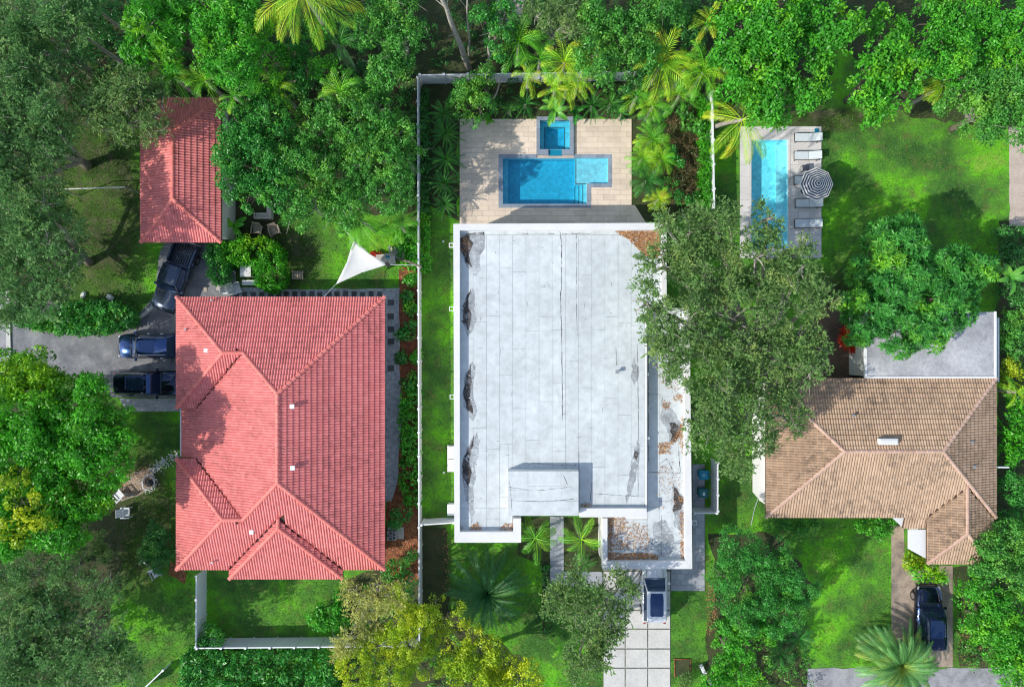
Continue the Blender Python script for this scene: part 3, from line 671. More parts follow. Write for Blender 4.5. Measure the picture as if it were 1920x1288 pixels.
MB().box(gW + .5, gE + -.15, gS + .5, gN - .5, 0, 2.75).build('wall', M['wall'], gh, origin=go)
MB().box(gW + .9, gE - 1.2, gS + .42, gS + .49, 0, 2.2).build('garage_door', M['white'], gh, origin=go)

# --- brown tiled house
bh = thing('house', 'brown tiled hip roof house at the right with a white skylight', 'house', (28.5, -8.0, 0)); bo = bh.location
bE, bW, bN, bS = 36.62, 19.2, -2.62, -13.16; bt = .33; hz = 3 + bt * 5.27; B1 = (24.3, -7.89, hz); B2 = (31.5, -7.89, hz)
b = TiledRoof(bh, bt, .20, .375, 'browntile', 'browncap')
b.face('N', bN, 3.0, [(bW, bN), (bE, bN), B2[:2], B1[:2]]); 
b.face('S', bS, 3.0, [(bW, bS), (31.4, bS), (33.9, -10.66), (36.4, bS), (bE, bS), B2[:2], B1[:2]])
tE = (hz - 3) / (bE - B2[0]); tW = (hz - 3) / (B1[0] - bW)
b.face('E', bE, 3.0, [(bE, bS), (bE, bN), B2[:2]], tE); b.face('W', bW, 3.0, [(bW, bS), (bW, bN), B1[:2]], tW)
W1 = (33.9, -14.17, 3.825); W0 = (33.9, -10.66, 3.825)
b.face('S', -16.67, 3.0, [(31.4, -16.67), (36.4, -16.67), W1[:2]])
b.face('W', 31.4, 3.0, [(31.4, -16.67), W1[:2], W0[:2], (31.4, bS)]); b.face('E', 36.4, 3.0, [(36.4, -16.67), W1[:2], W0[:2], (36.4, bS)])
b.face('S', -14.05, 2.71, [(29.75, -14.05), (31.38, -14.05), (31.38, bS), (29.75, bS)])
for a, c in (((bW, bN, 3), B1), ((bW, bS, 3), B1), (B1, B2), ((bE, bN, 3), B2), ((bE, bS, 3), B2), ((31.4, -16.67, 3), W1), ((36.4, -16.67, 3), W1), (W1, W0)): b.cap(a, c, .14, .40)
b.finish()
MB().prism([(bW + .6, bS + .6), (bW + .6, bN - .5), (bE - .5, bN - .5), (bE - .5, bS + .6), (36.0, bS + .6), (36.0, -16.2), (31.8, -16.2), (31.8, bS + .6)], 0, 2.7).build('wall', M['wall'], bh, origin=bo)
windows(bh, bo, [(20.5, bS + .6, 29.5, bS + .6, 4)])
x, y, _ = P(1666, 828, 4.85)
sk = MB().box(x - .68, x + .68, y - .22, y + .22, 4.55, 4.92).build('skylight', M['white'], bh, origin=bo, bevel=.03)
MB().box(-.6, .6, -.1, .16, 0, .02).build('pane', M['cloth_white'], sk, loc=(x - bo[0], y - bo[1] - .03, 4.925))
for px, py, z in ((1600, 779, 3.9), (1822, 829, 3.7), (1826, 875, 3.7)): vent(bh, bo, px, py, z, .09, .25, 'greymetal')
m = MB().tube([(36.4, P(0, 876, 3)[1], 2.9), (37.6, P(0, 876, 3)[1], 3.0)], .06, 8).build('drain_pipe', M['white'], bh, origin=bo)
# white wing wall and canopy at its porch, white wall strip on the left side
c3 = lambda x, y: P(x, y, 2.6)[:2]
MB().prism([c3(1704, 993), c3(1740, 993), c3(1740, 1049), c3(1704, 1029)], 2.45, 2.6).build('porch_canopy', M['white'], bh, origin=bo)
MB().prism([c3(1675, 971), c3(1697, 971), c3(1697, 991)], 2.35, 2.5).build('porch_canopy', M['white'], bh, origin=bo)
MB().prism([P(1423, 740, 1.5)[:2], P(1437, 740, 1.5)[:2], P(1437, 945, 1.5)[:2], P(1424, 930, 1.5)[:2]], 0, 1.5).build('side_wall', M['render'], bh, origin=bo)
# flat roofed annex above the brown house
an = thing('annex', 'grey flat roofed annex above the brown tiles, partly under the round mango tree', 'annex', P(1745, 650)); ao = an.location
q = lambda x, y, z=3.1: P(x, y, z)[:2]
a_ = [q(1625, 587), q(1864, 585), q(1867, 708), q(1625, 708)]
MB().prism([q(1630, 592), q(1858, 592), q(1860, 706), q(1630, 706)], 0, 2.98).build('wall', M['wall'], an, origin=ao)
MB().prism(a_, 2.98, 3.1).build('roof', M['lowroof'], an, origin=ao)
for aa, bb in (((1622, 586), (1625.5, 709)), ((1864, 584), (1867.5, 709))):
    MB().prism([q(aa[0], aa[1]), q(bb[0], aa[1]), q(bb[0], bb[1]), q(aa[0], bb[1])], 2.9, 3.16).build('roof_edge', M['white'], an, origin=ao)
MB().prism([q(1626, 705.5), q(1863.5, 705.5), q(1863.5, 709), q(1626, 709)], 3.1, 3.16).build('roof_edge', M['white'], an, origin=ao)
tr = thing('trellis', 'narrow dark trellis screen running along the right edge of the grey flat roof', 'trellis', P(1870, 660)); to = tr.location
for i in range(9):
    x, y, _ = P(1870.5, 600 + i * 14, 2.2); MB().box(x - .03, x + .03, y - .03, y + .03, 0, 2.2).build('post', M['black'], tr, origin=to)
for xx in (1869, 1872.5):
    a = P(xx, 596, 2.25); c = P(xx, 716, 2.25); MB().box(a[0] - .04, a[0] + .04, c[1], a[1], 2.2, 2.26).build('rail', M['white'], tr, origin=to)

M['seam'] = mineral('roof_seam', (.12, .13, .14), (.24, .26, .27), (.4, .42, .44), 5, 1.6, .2)
# --- white flat roofed house
wh = thing('house', 'white modern house with pale flat roof and parapets in the middle of the picture', 'house', (3.5, -2.5, 0)); wo = wh.location
ZR, ZP, ZL, ZLP = 3.85, 4.35, 3.15, 3.6
u = lambda x, y, z=ZP: P(x, y, z)[:2]
mainp = [(850, 420), (1250, 418), (1250, 575), (1213, 575), (1213, 972), (977, 972), (977, 1017), (852, 1017)]
mw = [u(*p) for p in mainp]
ins_ = [u(853, 423), u(1247, 421), u(1247, 573), u(1210, 573), u(1210, 968), u(974, 968), u(974, 1014), u(855, 1014)]
MB().prism(ins_, 0, ZR - .04).build('wall', M['render'], wh, origin=wo)
low = [u(1214, 576, ZLP), u(1292, 576, ZLP), u(1298, 1066, ZLP), u(1130, 1066, ZLP), u(1130, 972, ZLP), u(1214, 972, ZLP)]
MB().prism([u(1211, 577, ZLP), u(1289, 577, ZLP), u(1295, 1063, ZLP), u(1133, 1063, ZLP), u(1133, 969, ZLP), u(1211, 969, ZLP)], 0, ZL - .04).build('wall', M['render'], wh, origin=wo)
roofd = MB().prism(ins_, ZR - .04, ZR - .015).prism([u(1213.4, 577, ZL), u(1288, 577, ZL), u(1292, 1058, ZL), u(1138, 1058, ZL), u(1138, 975, ZL), u(1213.4, 975, ZL)], ZL - .04, ZL - .015).build('roof', M['seam'], wh, origin=wo)
def rquad(name, mat, pts, z0, z1, par=wh, zz=ZP): return MB().prism([u(*p, zz) for p in pts], z0, z1).build(name, mat, par, origin=wo)
rquad('parapet', M['render'], [(850, 420), (1250, 418), (1250, 431), (862, 432), (850, 432)], ZR - .5, ZP)
rquad('parapet', M['render'], [(850, 432.1), (862, 432.1), (862, 997), (852, 1017)], ZR - .5, ZP)
rquad('parapet', M['render'], [(862.1, 997), (962, 997), (977, 1017), (852.2, 1017)], ZR - .5, ZP)
rquad('parapet', M['render'], [(962.1, 972), (977, 972), (977, 1017), (962.1, 997)], ZR - .5, ZP)
rquad('parapet', M['render'], [(1241, 431.2), (1250, 431.2), (1250, 575), (1241, 575)], ZR - .5, ZP)
rquad('parapet', M['render'], [(1087, 953.5), (1213, 953.5), (1213, 970), (1087, 970)], ZR - .5, ZP - .1)
rquad('roof_edge', M['render'], [(1210, 575), (1213, 575), (1213, 953), (1210, 953)], ZR - .5, ZR + .06, zz=ZR)
rquad('parapet', M['render'], [(1283, 577), (1293, 577), (1298, 1066), (1285, 1051)], ZL - .5, ZLP, zz=ZLP)
rquad('parapet', M['render'], [(1130, 1067), (1139, 1053), (1285, 1051.2), (1298, 1066.3)], ZL - .5, ZLP, zz=ZLP)
rquad('parapet', M['render'], [(1130, 972), (1139, 972), (1139, 1052.8), (1130, 1066.8)], ZL - .5, ZLP, zz=ZLP)
# membrane: strips with butt joints, each sheet a piece
def membrane(x0, x1, y0, y1, z, w=24.7, holes=(), lens=(90, 260)):
    x = x0; i = 0
    while x < x1 - 1:
        xe = min(x + w, x1); y = y0 - random.uniform(0, 60)
        while y < y1:
            ye = y + random.uniform(*lens); a = prect(x, max(y, y0), xe, min(ye, y1), z)
            if a[3] - a[2] > .15:
                for b in subtract((min(a[0], a[1]), max(a[0], a[1]), a[2], a[3]), [prect(*h, z) for h in holes]):
                    g0 = random.choice((.006, .008, .01, .012, .022)); o = slab('membrane_sheet', 'membrane', (b[0] + g0 / 2, b[1] - .008, b[2] + .010, b[3] - .008), z - .014, z, roofd, .006)
                    o.location -= Vector(wo)
            y = ye
        x = xe
membrane(862.5, 1212, 441, 952, ZR, holes=[(953, 884, 1086, 960), (1214, 575, 1260, 960)])
membrane(1212, 1241, 441, 574, ZR)
membrane(862.5, 961, 952, 997, ZR, lens=(30, 60)); membrane(962, 1086, 952, 969, ZR, lens=(20, 60), holes=[(953, 884, 1086, 969)])
for i in range(9): 
    a = prect(863 + i * 42, 432.3, 863 + min((i + 1) * 42, 377), 440.6, ZR); o = slab('membrane_sheet', 'membrane', (a[0] + .01, a[1] - .008, a[2], a[3]), ZR - .014, ZR + .01, roofd); o.location -= Vector(wo)
membrane(1214, 1283, 578, 886, ZL, w=23, lens=(60, 140)); membrane(1214, 1285, 886, 1051, ZL, w=23, lens=(60, 110)); membrane(1140, 1214, 974, 1051, ZL, w=24, lens=(50, 90))
# raised roof box
bx = thing('roof_hatch_box', 'raised box with its own pale membrane top near the bottom of the white roof', 'roof box', P(1018, 925, ZR)); bxo = bx.location
Z5 = 4.75
bb = prect(953, 883, 1085, 966, Z5); MB().box(*bb, ZR + .02, Z5 - .02).build('side', M['render'], bx, origin=bxo)
for (x0, y0, x1, y1) in ((953, 883, 990, 918), (990, 883, 1052, 911), (1052, 883, 1085, 939), (953, 918, 990, 967), (990, 911, 1052, 939), (990, 939, 1085, 967)):
    a = prect(x0, y0, x1, y1, Z5); o = slab('membrane_sheet', 'membrane', (a[0] + .01, a[1] - .012, a[2] + .012, a[3] - .01), Z5 - .02, Z5, bx, .006); o.location -= Vector(bxo)
# weather stains and cracks of the roof skin: thin separate patches
def patch(pts, matk, z, name='roof_stain', zz=None, amp=.09):
    w_ = wobble([u(*p, z) for p in pts], amp, .3); m = MB().add([(x, y, z) for x, y in w_], [tuple(range(len(w_)))])
    o = m.build(name, M[matk], roofd, origin=wo)
    if o.data.polygons[0].normal.z < 0: o.data.flip_normals()
    return o
st = [([(862, 445), (880, 436), (906, 434), (910, 458), (900, 482), (900, 506), (890, 520), (876, 502), (864, 480)], [(864, 448), (878, 442), (886, 455), (878, 475), (884, 500), (874, 490), (864, 474)]),
      ([(886, 538), (892, 560), (890, 580), (892, 600), (886, 622), (878, 630), (866, 604), (868, 572)], [(884, 541), (877, 566), (884, 590), (880, 625), (868, 604), (869, 572)]),
      ([(886, 678), (893, 690), (886, 715), (888, 745), (896, 770), (886, 790), (872, 768), (866, 740), (874, 702)], [(884, 682), (884, 715), (882, 745), (888, 778), (874, 765), (868, 740), (876, 704)]),
      ([(893, 809), (898, 842), (892, 872), (893, 892), (886, 925), (889, 960), (884, 985), (874, 930), (864, 880), (876, 842)], [(891, 812), (885, 842), (880, 870), (884, 885), (880, 912), (870, 895), (865, 872), (878, 842)])]
for big, small in st:
    patch(big, 'stain_grey', ZR + .010); patch(small, 'stain_dark', ZR + .014)
patch([(1186, 668), (1196, 690), (1197, 712), (1189, 726), (1183, 712)], 'stain_grey', ZR + .010); patch([(1196, 820), (1200, 850), (1190, 900), (1176, 945), (1173, 940), (1182, 880), (1188, 850)], 'stain_grey', ZR + .010)
patch([(1192, 843), (1196, 850), (1193, 862), (1189, 858)], 'stain_dark', ZR + .014)
patch([(1240, 745), (1262, 770), (1280, 800), (1270, 820), (1258, 835), (1248, 800), (1238, 780)], 'stain_grey', ZL + .010); patch([(1257, 792), (1278, 800), (1276, 815), (1259, 832)], 'stain_dark', ZL + .014)
patch([(1262, 905), (1290, 940), (1284, 960), (1282, 1000), (1264, 985), (1262, 940)], 'stain_grey', ZL + .010); patch([(1264, 912), (1284, 940), (1276, 955), (1262, 960)], 'stain_dark', ZL + .014)
patch([(1226, 980), (1250, 975), (1262, 1000), (1270, 1030), (1240, 1048), (1222, 1020)], 'stain_grey', ZL + .010)
crk = MB()
def crack(pts, w_=.05, z=ZR + .012):
    q_ = []
    for i in range(len(pts) - 1):
        for k_ in range(8): q_.append((pts[i][0] + (pts[i + 1][0] - pts[i][0]) * k_ / 8 + random.uniform(-.5, .5), pts[i][1] + (pts[i + 1][1] - pts[i][1]) * k_ / 8 + random.uniform(-.5, .5)))
    for i in range(len(q_) - 1):
        a = Vector((*u(*q_[i], z), z)); c = Vector((*u(*q_[i + 1], z), z)); d = (c - a).normalized(); s_ = Vector((-d.y, d.x, 0)) * w_ * random.uniform(.2, 1)
        crk.add([a - s_, c - s_, c + s_, a + s_], [(0, 1, 2, 3)])
crack([(1050, 432), (1053, 460), (1053, 520), (1051, 565), (1053, 620), (1054, 720), (1055, 800)], .035); crack([(1054, 438), (1120, 438)], .03); crack([(970, 438), (1050, 438)], .02)
crack([(1081, 440), (1081, 500), (1081, 570), (1082, 640)], .015); crack([(1195, 645), (1196, 700), (1197, 800), (1196, 950)], .022); crack([(1155, 650), (1156, 690)], .02)
crack([(990, 872), (1000, 868), (1052, 872), (1085, 872)], .02); crack([(1112, 925), (1150, 928), (1195, 930)], .02); crack([(1107, 958 - 20), (1109, 900)], .02)
crack([(955, 900), (958, 930), (960, 960)], .015, Z5 + .01); crack([(955, 913), (1000, 920), (1083, 912)], .015, Z5 + .01); crack([(960, 938), (1020, 940), (1083, 935)], .02, Z5 + .01); crack([(1056, 890), (1066, 912)], .02, Z5 + .01)
crack([(1216, 660), (1216, 760), (1216, 880)], .025, ZL + .012); crack([(1272, 830), (1274, 870), (1276, 885)], .03, ZL + .012); crack([(1236, 870), (1250, 860), (1262, 880), (1262, 895)], .02, ZL + .012); crack([(1240, 966), (1241, 1010), (1240, 1045)], .02, ZL + .012); crack([(1216, 885), (1285, 887)], .02, ZL + .012)
for _ in range(70):
    x, y = random.uniform(885, 1200), random.uniform(450, 940); a_l = random.uniform(3, 9)
    if 945 < x < 1120 and y > 865: continue
    if random.random() < .5: crack([(x, y), (x + random.uniform(-1, 1), y + a_l)], .012)
    else: crack([(x, y), (x + a_l, y + random.uniform(-.6, .6))], .014)
tag(crk.build('roof_cracks', M['stain_dark'], roofd, origin=wo), kind='stuff')
vent(wh, wo, 1157, 697, ZR, .13, .35, 'greymetal')
for x, y in ((1213, 702), (1214, 822)):
    a = P(x, y, ZR); MB().box(a[0] - .12, a[0] + .16, a[1] - .09, a[1] + .09, ZR - .3, ZR - .05).build('scupper', M['white'], wh, origin=wo)
for x, y in ((846, 460), (846.5, 579), (847.5, 744), (1302, 980)):
    a = P(x, y, 2.3); mm = MB(); s_ = .17
    for q4 in ((-s_, s_, s_ - .04, s_), (-s_, s_, -s_, -s_ + .04), (-s_, -s_ + .04, -s_ + .04, s_ - .04), (s_ - .04, s_, -s_ + .04, s_ - .04)): mm.box(a[0] + q4[0], a[0] + q4[1], a[1] + q4[2], a[1] + q4[3], 2.1, 2.35)
    mm.build('wall_lamp', M['white'], wh, origin=wo)
a = P(1215, 1068, 1.2); MB().box(a[0] - 2.4, a[0] + .6, P(0, 1062, 3.1)[1] - .02, P(0, 1062, 3.1)[1] + .1, 0, 2.4).build('garage_door', M['greymetal'], wh, origin=wo)
windows(wh, wo, [(u(855, 1014)[0], u(0, 1014)[1], u(974, 1014)[0], u(0, 1014)[1], 2)])
# ------------------------------------------------------------------ vegetation builders
def unit(a): return a / np.maximum(np.linalg.norm(a, axis=1, keepdims=True), 1e-6)
def leaf_quads(base, axis, side, L, W, droop=.12):
    n = unit(np.cross(axis, side)); L = L[:, None]; W = W[:, None]
    mid = base + axis * L * .5 + n * L * .06
    v = np.stack([base, mid + side * W * .5, base + axis * L - np.array([0, 0, 1.0]) * L * droop, mid - side * W * .5], 1)
    return v.reshape(-1, 3)
STY = {  # leaf length, width, clump radius, leaves per clump, clump density, mode
    'spray': (.22, .09, .46, 42, 1.35, 'spray'), 'fine': (.17, .065, .40, 48, 1.25, 'spray'), 'ball': (.20, .11, .34, 34, 1.0, 'ball'), 'big': (.30, .15, .40, 26, 1.0, 'ball'),
    'star': (.38, .095, .16, 12, 2.6, 'star'), 'tiny': (.13, .075, .30, 40, 1.0, 'ball'), 'lump': (.24, .12, .42, 44, 1.0, 'ball')}
NLEAF = [0]
def crown_leaves(C, Nn, sty, dens=1.0):
    """C clump centres, Nn outward directions -> leaf quads and values"""
    L0, W0, rc, nl, _, mode = STY[sty]; nc = len(C)
    cv = rng.uniform(0, 1, nc); Rr = rc * rng.uniform(.65, 1.25, nc)
    idx = np.repeat(np.arange(nc), nl); n = len(idx); c = C[idx]; up = Nn[idx]
    if mode == 'ball':
        d = unit(rng.normal(0, 1, (n, 3)) + up * .75); base = c + d * (Rr[idx] * rng.uniform(.55, 1, n))[:, None]
        axis = unit(np.cross(d, rng.normal(0, 1, (n, 3))) + d * rng.uniform(.05, .6, n)[:, None]); side = unit(np.cross(axis, d + rng.normal(0, .35, (n, 3))))
    elif mode == 'star':
        d = unit(up + rng.normal(0, .25, (n, 3))); base = c + rng.normal(0, .02, (n, 3))
        th = rng.uniform(0, 2 * np.pi, n); t1 = unit(np.cross(up, np.array([[.3, .9, .2]]))); t2 = np.cross(up, t1)
        axis = unit(t1 * np.cos(th)[:, None] + t2 * np.sin(th)[:, None] + up * rng.uniform(.05, .8, n)[:, None]); side = unit(np.cross(axis, up + rng.normal(0, .3, (n, 3))))
    else:
        nt = 6; tw = unit(rng.normal(0, 1, (nc, nt, 3)) + Nn[:, None, :].repeat(nt, 1).reshape(nc, nt, 3) * .9 if False else (rng.normal(0, 1, (nc * nt, 3)) + np.repeat(Nn, nt, 0) * .9)).reshape(nc, nt, 3)
        k = rng.integers(0, nt, n); t = tw[idx, k]; s = rng.uniform(.15, 1.1, n)
        base = c + t * (s * Rr[idx] * 1.25)[:, None] + rng.normal(0, .02, (n, 3))
        axis = unit(t * 1.0 + rng.normal(0, .62, (n, 3))); side = unit(np.cross(axis, np.array([[0, 0, 1.0]]) + rng.normal(0, .5, (n, 3))))
    val = np.clip(.55 * cv[idx] + .45 * rng.uniform(0, 1, n), 0, 1)
    NLEAF[0] += n
    return leaf_quads(base, axis, side, L0 * rng.uniform(.65, 1.25, n), W0 * rng.uniform(.7, 1.2, n)), val
def blob_clumps(blobs, z, sty, dens=1.0, flat=.75):
    L0, W0, rc, nl, cd, mode = STY[sty]; Cs = []; Ns = []; cen = []
    for bl in blobs:
        px, py, r = bl[:3]; zt = bl[3] if len(bl) > 3 else z; zt *= random.uniform(.9, 1.06)
        rw = r * (H - zt * .7) / F; rz = min(flat * rw, zt * .42); cz = zt - rz * .85; cx, cy, _ = P(px, py, cz + rz * .3)
        cen.append((cx, cy, cz, rw, rz)); nc = max(6, int(cd * dens * 3.3 * math.pi * rw * rw / (math.pi * rc * rc) / (1.0 if mode != 'star' else 8)))
        if mode == 'star': nc = int(dens * math.pi * rw * rw * 24)
        ns = max(4, int(7 + rw * 5)); D = unit(rng.normal(0, 1, (ns * 3, 3))); D = D[D[:, 2] > -.15][:ns]; ns = len(D)
        lr = rw * rng.uniform(.26, .44, ns); rr_ = rng.uniform(.62, .92, ns)
        lc = np.array([[cx, cy, cz]]) + D * rr_[:, None] * np.array([[rw * .88, rw * .88, rz]])
        k = rng.choice(ns, nc, p=lr ** 2 / np.sum(lr ** 2)); d = unit(rng.normal(0, 1, (nc, 3)) + np.array([[0, 0, .7]]) + D[k] * .5)
        Cs.append(lc[k] + d * (lr[k] * rng.uniform(.6, 1.0, nc) ** .6)[:, None] * np.array([[1, 1, .75]])); Ns.append(unit(d + np.array([[0, 0, .25]])))
    C = np.concatenate(Cs); N = np.concatenate(Ns); k = C[:, 2] > .25; return C[k], N[k], cen
def leaf_object(name, V, val, mat, parent, org):
    me = np_mesh(name, V - np.array(tuple(org))[None, :], 4, val); return link_mesh(name, me, mat, parent)
def tree(name, label, cat, blobs, z, sty, mat, dens=1.0, flat=.75, base=None, bark='bark', group=None, twigs=0, trunk_r=None, limbs=True):
    C, N, cen = blob_clumps(blobs, z, sty, dens, flat)
    bx = sum(c[0] * c[3] for c in cen) / sum(c[3] for c in cen); by = sum(c[1] * c[3] for c in cen) / sum(c[3] for c in cen)
    if base: bx, by, _ = P(*base)
    t = thing(name, label, cat, (bx, by, 0), group=group); o = t.location
    V, val = crown_leaves(C, N, sty); crown = leaf_object('crown' if limbs else 'foliage', V, val, M[mat], t, o)
    tr_ = trunk_r or max(.05, .035 * z); fork = min(c[2] for c in cen) * .45
    m = MB(); lean = Vector((random.uniform(-.3, .3), random.uniform(-.3, .3), 0)) * (z / 8)
    m.tube([(bx, by, -.1), (bx + lean.x * .4, by + lean.y * .4, fork * .5), (bx + lean.x, by + lean.y, fork)], [tr_ * 1.35, tr_ * 1.05, tr_ * .9], 8)
    m.build('trunk', M[bark], t, origin=o, smooth=True)
    if limbs:
        lm = MB(); top = Vector((bx + lean.x, by + lean.y, fork * .9))
        for cx, cy, cz, rw, rz in cen:
            e_ = Vector((cx, cy, cz)); mid = top.lerp(e_, .5) + Vector((random.uniform(-.4, .4), random.uniform(-.4, .4), random.uniform(0, .5)))
            lm.tube([top, mid, e_], [tr_ * .7, tr_ * .45, tr_ * .22], 6)
            for _ in range(5):
                d = Vector((random.gauss(0, 1), random.gauss(0, 1), random.uniform(-.1, .9))).normalized(); f = e_ + Vector((d.x * rw * .75, d.y * rw * .75, d.z * rz * .75))
                g_ = e_.lerp(f, .5) + Vector((random.uniform(-.2, .2), random.uniform(-.2, .2), random.uniform(-.1, .3))); lm.tube([e_, g_, f], [tr_ * .22, tr_ * .14, tr_ * .05], 4, False)
        if twigs:
            for i in rng.choice(len(C), min(len(C), twigs // 2), replace=False):
                c = Vector(C[i]); d = Vector(N[i]); s_ = Vector((random.gauss(0, 1), random.gauss(0, 1), random.gauss(0, .4))).normalized()
                a = c - d * .5 - s_ * .5; b_ = c + d * .30 + s_ * .1; e2 = c + d * .42 + s_ * .75; lm.tube([a, b_, e2], [.022, .016, .007], 3, False)
        lm.build('branches', M['bark_pale' if twigs else bark], t, origin=o)
    return t
def hedge(name, label, cat, poly, z, sty, mat, dens=1.0, group=None, zoff=0):
    w = ppoly(poly, z * .7); A = area(w); L0, W0, rc, nl, cd, mode = STY[sty]
    n = int(2.3 * dens * A / (math.pi * rc * rc)) + 4; X, Y = scatter(w, n); Z = rng.uniform(z * .72, z * .98, len(X))
    C = np.stack([X, Y, Z], 1); N = unit(np.stack([rng.normal(0, .3, len(X)), rng.normal(0, .3, len(X)), np.ones(len(X))], 1))
    per = []
    for i in range(len(w)):
        a = np.array(w[i]); b = np.array(w[(i + 1) % len(w)]); L_ = np.linalg.norm(b - a); k = max(2, int(L_ * z * 1.6 * dens / (rc * rc * 3.14))); s = rng.uniform(0, 1, (k, 1)); p = a + (b - a) * s
        nn = np.array([b[1] - a[1], a[0] - b[0]]) / max(L_, 1e-6); cc = np.mean(np.array(w), 0); nn = nn if np.dot(nn, (a + b) / 2 - cc) > 0 else -nn
        per.append((np.concatenate([p - nn * rc * .4, rng.uniform(.15, z * .9, (k, 1))], 1), np.tile(np.array([[nn[0], nn[1], .4]]), (k, 1))))
    C = np.concatenate([C] + [q_[0] for q_ in per]); N = unit(np.concatenate([N] + [q_[1] for q_ in per]))
    cx, cy = np.mean(np.array(w), 0); t = thing(name, label, cat, (cx, cy, 0), group=group); o = t.location
    V, val = crown_leaves(C, N, sty); leaf_object('foliage', V, val, M[mat], t, o)
    m = MB()
    X, Y = scatter(w, max(3, int(A * .5)))
    for x, y in zip(X, Y):
        m.tube([(x, y, -.05), (x + random.uniform(-.1, .1), y + random.uniform(-.1, .1), z * .75)], [.04, .02], 5)
    m.build('stems', M['bark'], t, origin=o)
    return t

def frond_mesh(name, n=24, length=2.6, lf=.55, wl=.07, arch=(.55, -.7), vee=.35, fwd=.75, gap=0):
    """pinnate frond along +x: rachis curving from angle arch[0] to arch[1], leaflets on both sides"""
    V = []; A = []; ks = 14; pts = []; x = z = 0
    for i in range(ks + 1):
        s = i / ks; pts.append(np.array([x, 0, z])); a = arch[0] + (arch[1] - arch[0]) * s ** 1.2; x += math.cos(a) * length / ks; z += math.sin(a) * length / ks
    for i in range(ks):
        w = .035 * (1 - i / ks) + .008; a, b = pts[i], pts[i + 1]; V += [a + [0, -w, 0], b + [0, -w * .9, 0], b + [0, w * .9, 0], a + [0, w, 0]]; A.append(.85)
        V += [a + [0, -w, 0], a + [0, 0, -w], b + [0, 0, -w], b + [0, -w * .9, 0]]; A.append(.7)
    for i in range(n):
        s = .14 + .86 * i / (n - 1); f = s * ks; k = min(int(f), ks - 1); p = pts[k] + (pts[k + 1] - pts[k]) * (f - k); tdir = (pts[k + 1] - pts[k]); tdir /= np.linalg.norm(tdir); nrm = np.array([-tdir[2], 0, tdir[0]])
        l = lf * (math.sin(math.pi * (.12 + .80 * s)) ** .7) * random.uniform(.88, 1.08)
        for sg in (-1, 1):
            j = random.uniform(-.12, .12); d = tdir * (fwd + j + .5 * s) + np.array([0, sg, 0]) * 1.0 + nrm * vee * (1 - .4 * s); d /= np.linalg.norm(d)
            side = np.cross(d, nrm); side /= np.linalg.norm(side); side = side * .8 + nrm * .25 * sg; r = random.random() * .8 + .1
            mid = p + d * l * .5; tip = p + d * l + np.array([0, 0, -l * random.uniform(.15, .45)])
            V += [p, mid + side * wl / 2, tip, mid - side * wl / 2]; A.append(r)
    return np_mesh(name, np.array(V), 4, A)
_fr = {}
def fronds_of(kind, mat):
    key = (kind, mat)
    if key not in _fr:
        spec = {'coconut': [dict(n=34, length=3.7, lf=.72, wl=.05, arch=(.55, -1.15), vee=.0), dict(n=34, length=3.5, lf=.72, wl=.05, arch=(.2, -1.3), vee=-.1)],
                'areca': [dict(n=17, length=2.2, lf=.56, wl=.058, arch=(1.1, -.9), vee=.35), dict(n=17, length=2.0, lf=.5, wl=.058, arch=(.6, -.9), vee=.3)],
                'sago': [dict(n=28, length=2.0, lf=.24, wl=.034, arch=(.95, -.35), vee=.5), dict(n=28, length=2.1, lf=.24, wl=.034, arch=(.35, -.45), vee=.4)],
                'bush': [dict(n=14, length=1.15, lf=.30, wl=.04, arch=(.9, -.5), vee=.4), dict(n=14, length=1.1, lf=.30, wl=.04, arch=(.4, -.5), vee=.35)],
                'cyc': [dict(n=30, length=2.0, lf=.30, wl=.042, arch=(1.0, -.6), vee=.35), dict(n=30, length=2.1, lf=.30, wl=.042, arch=(.4, -.6), vee=.3)], 'pygmy': [dict(n=17, length=1.9, lf=.50, wl=.055, arch=(.65, -.8), vee=.15), dict(n=17, length=1.8, lf=.50, wl=.055, arch=(.25, -.9), vee=.1)]}[kind]
        _fr[key] = []
        for s in spec:
            for _ in range(2):
                me = frond_mesh('frond', **s); me.materials.append(M[mat]); _fr[key].append(me)
    return _fr[key]
def palm(name, label, cat, px, py, r, z, kind, mat, n=14, lean=(0, 0), trunk=.13, group=None, rings=None, ang=None, bark='bark_pale'):
    """px,py: heart of the palm in the photograph, r: reach in photo pixels at height z"""
    hx, hy, _ = P(px, py, z); o = (hx + lean[0], hy + lean[1], 0); t = thing(name, label, cat, o, group=group)
    ms = fronds_of(kind, mat); base_len = {'coconut': 2.9, 'areca': 1.7, 'sago': 1.9, 'cyc': 1.75, 'bush': 1.0, 'pygmy': 1.5}[kind]; sc = r * (H - z) / F / base_len
    if z > .8:
        m = MB(); k = 5; pts = [(-lean[0] * (i / k) ** 1.3, -lean[1] * (i / k) ** 1.3, z * i / k) for i in range(k + 1)]
        m.tube(pts, [trunk * (1.3 - .45 * i / k) for i in range(k + 1)], 8); m.build('trunk', M[bark], t, smooth=True)
    for i in range(n):
        a = (i * 2.39996 + random.uniform(-.2, .2)) if ang is None else ang[i % len(ang)] + random.uniform(-.08, .08)
        lay = i / max(1, n - 1); me = ms[(0 if lay < .5 else 2) + i % 2]
        fo = link_mesh('frond', me, None, t, (-lean[0], -lean[1], z + .05 - .15 * lay)); fo.rotation_euler = (random.uniform(-.25, .25), (lay - .45) * .55 + random.uniform(-.1, .1), a)
        s_ = sc * random.uniform(.82, 1.12) * (.85 + .2 * lay); fo.scale = (s_, s_, s_)
    return t
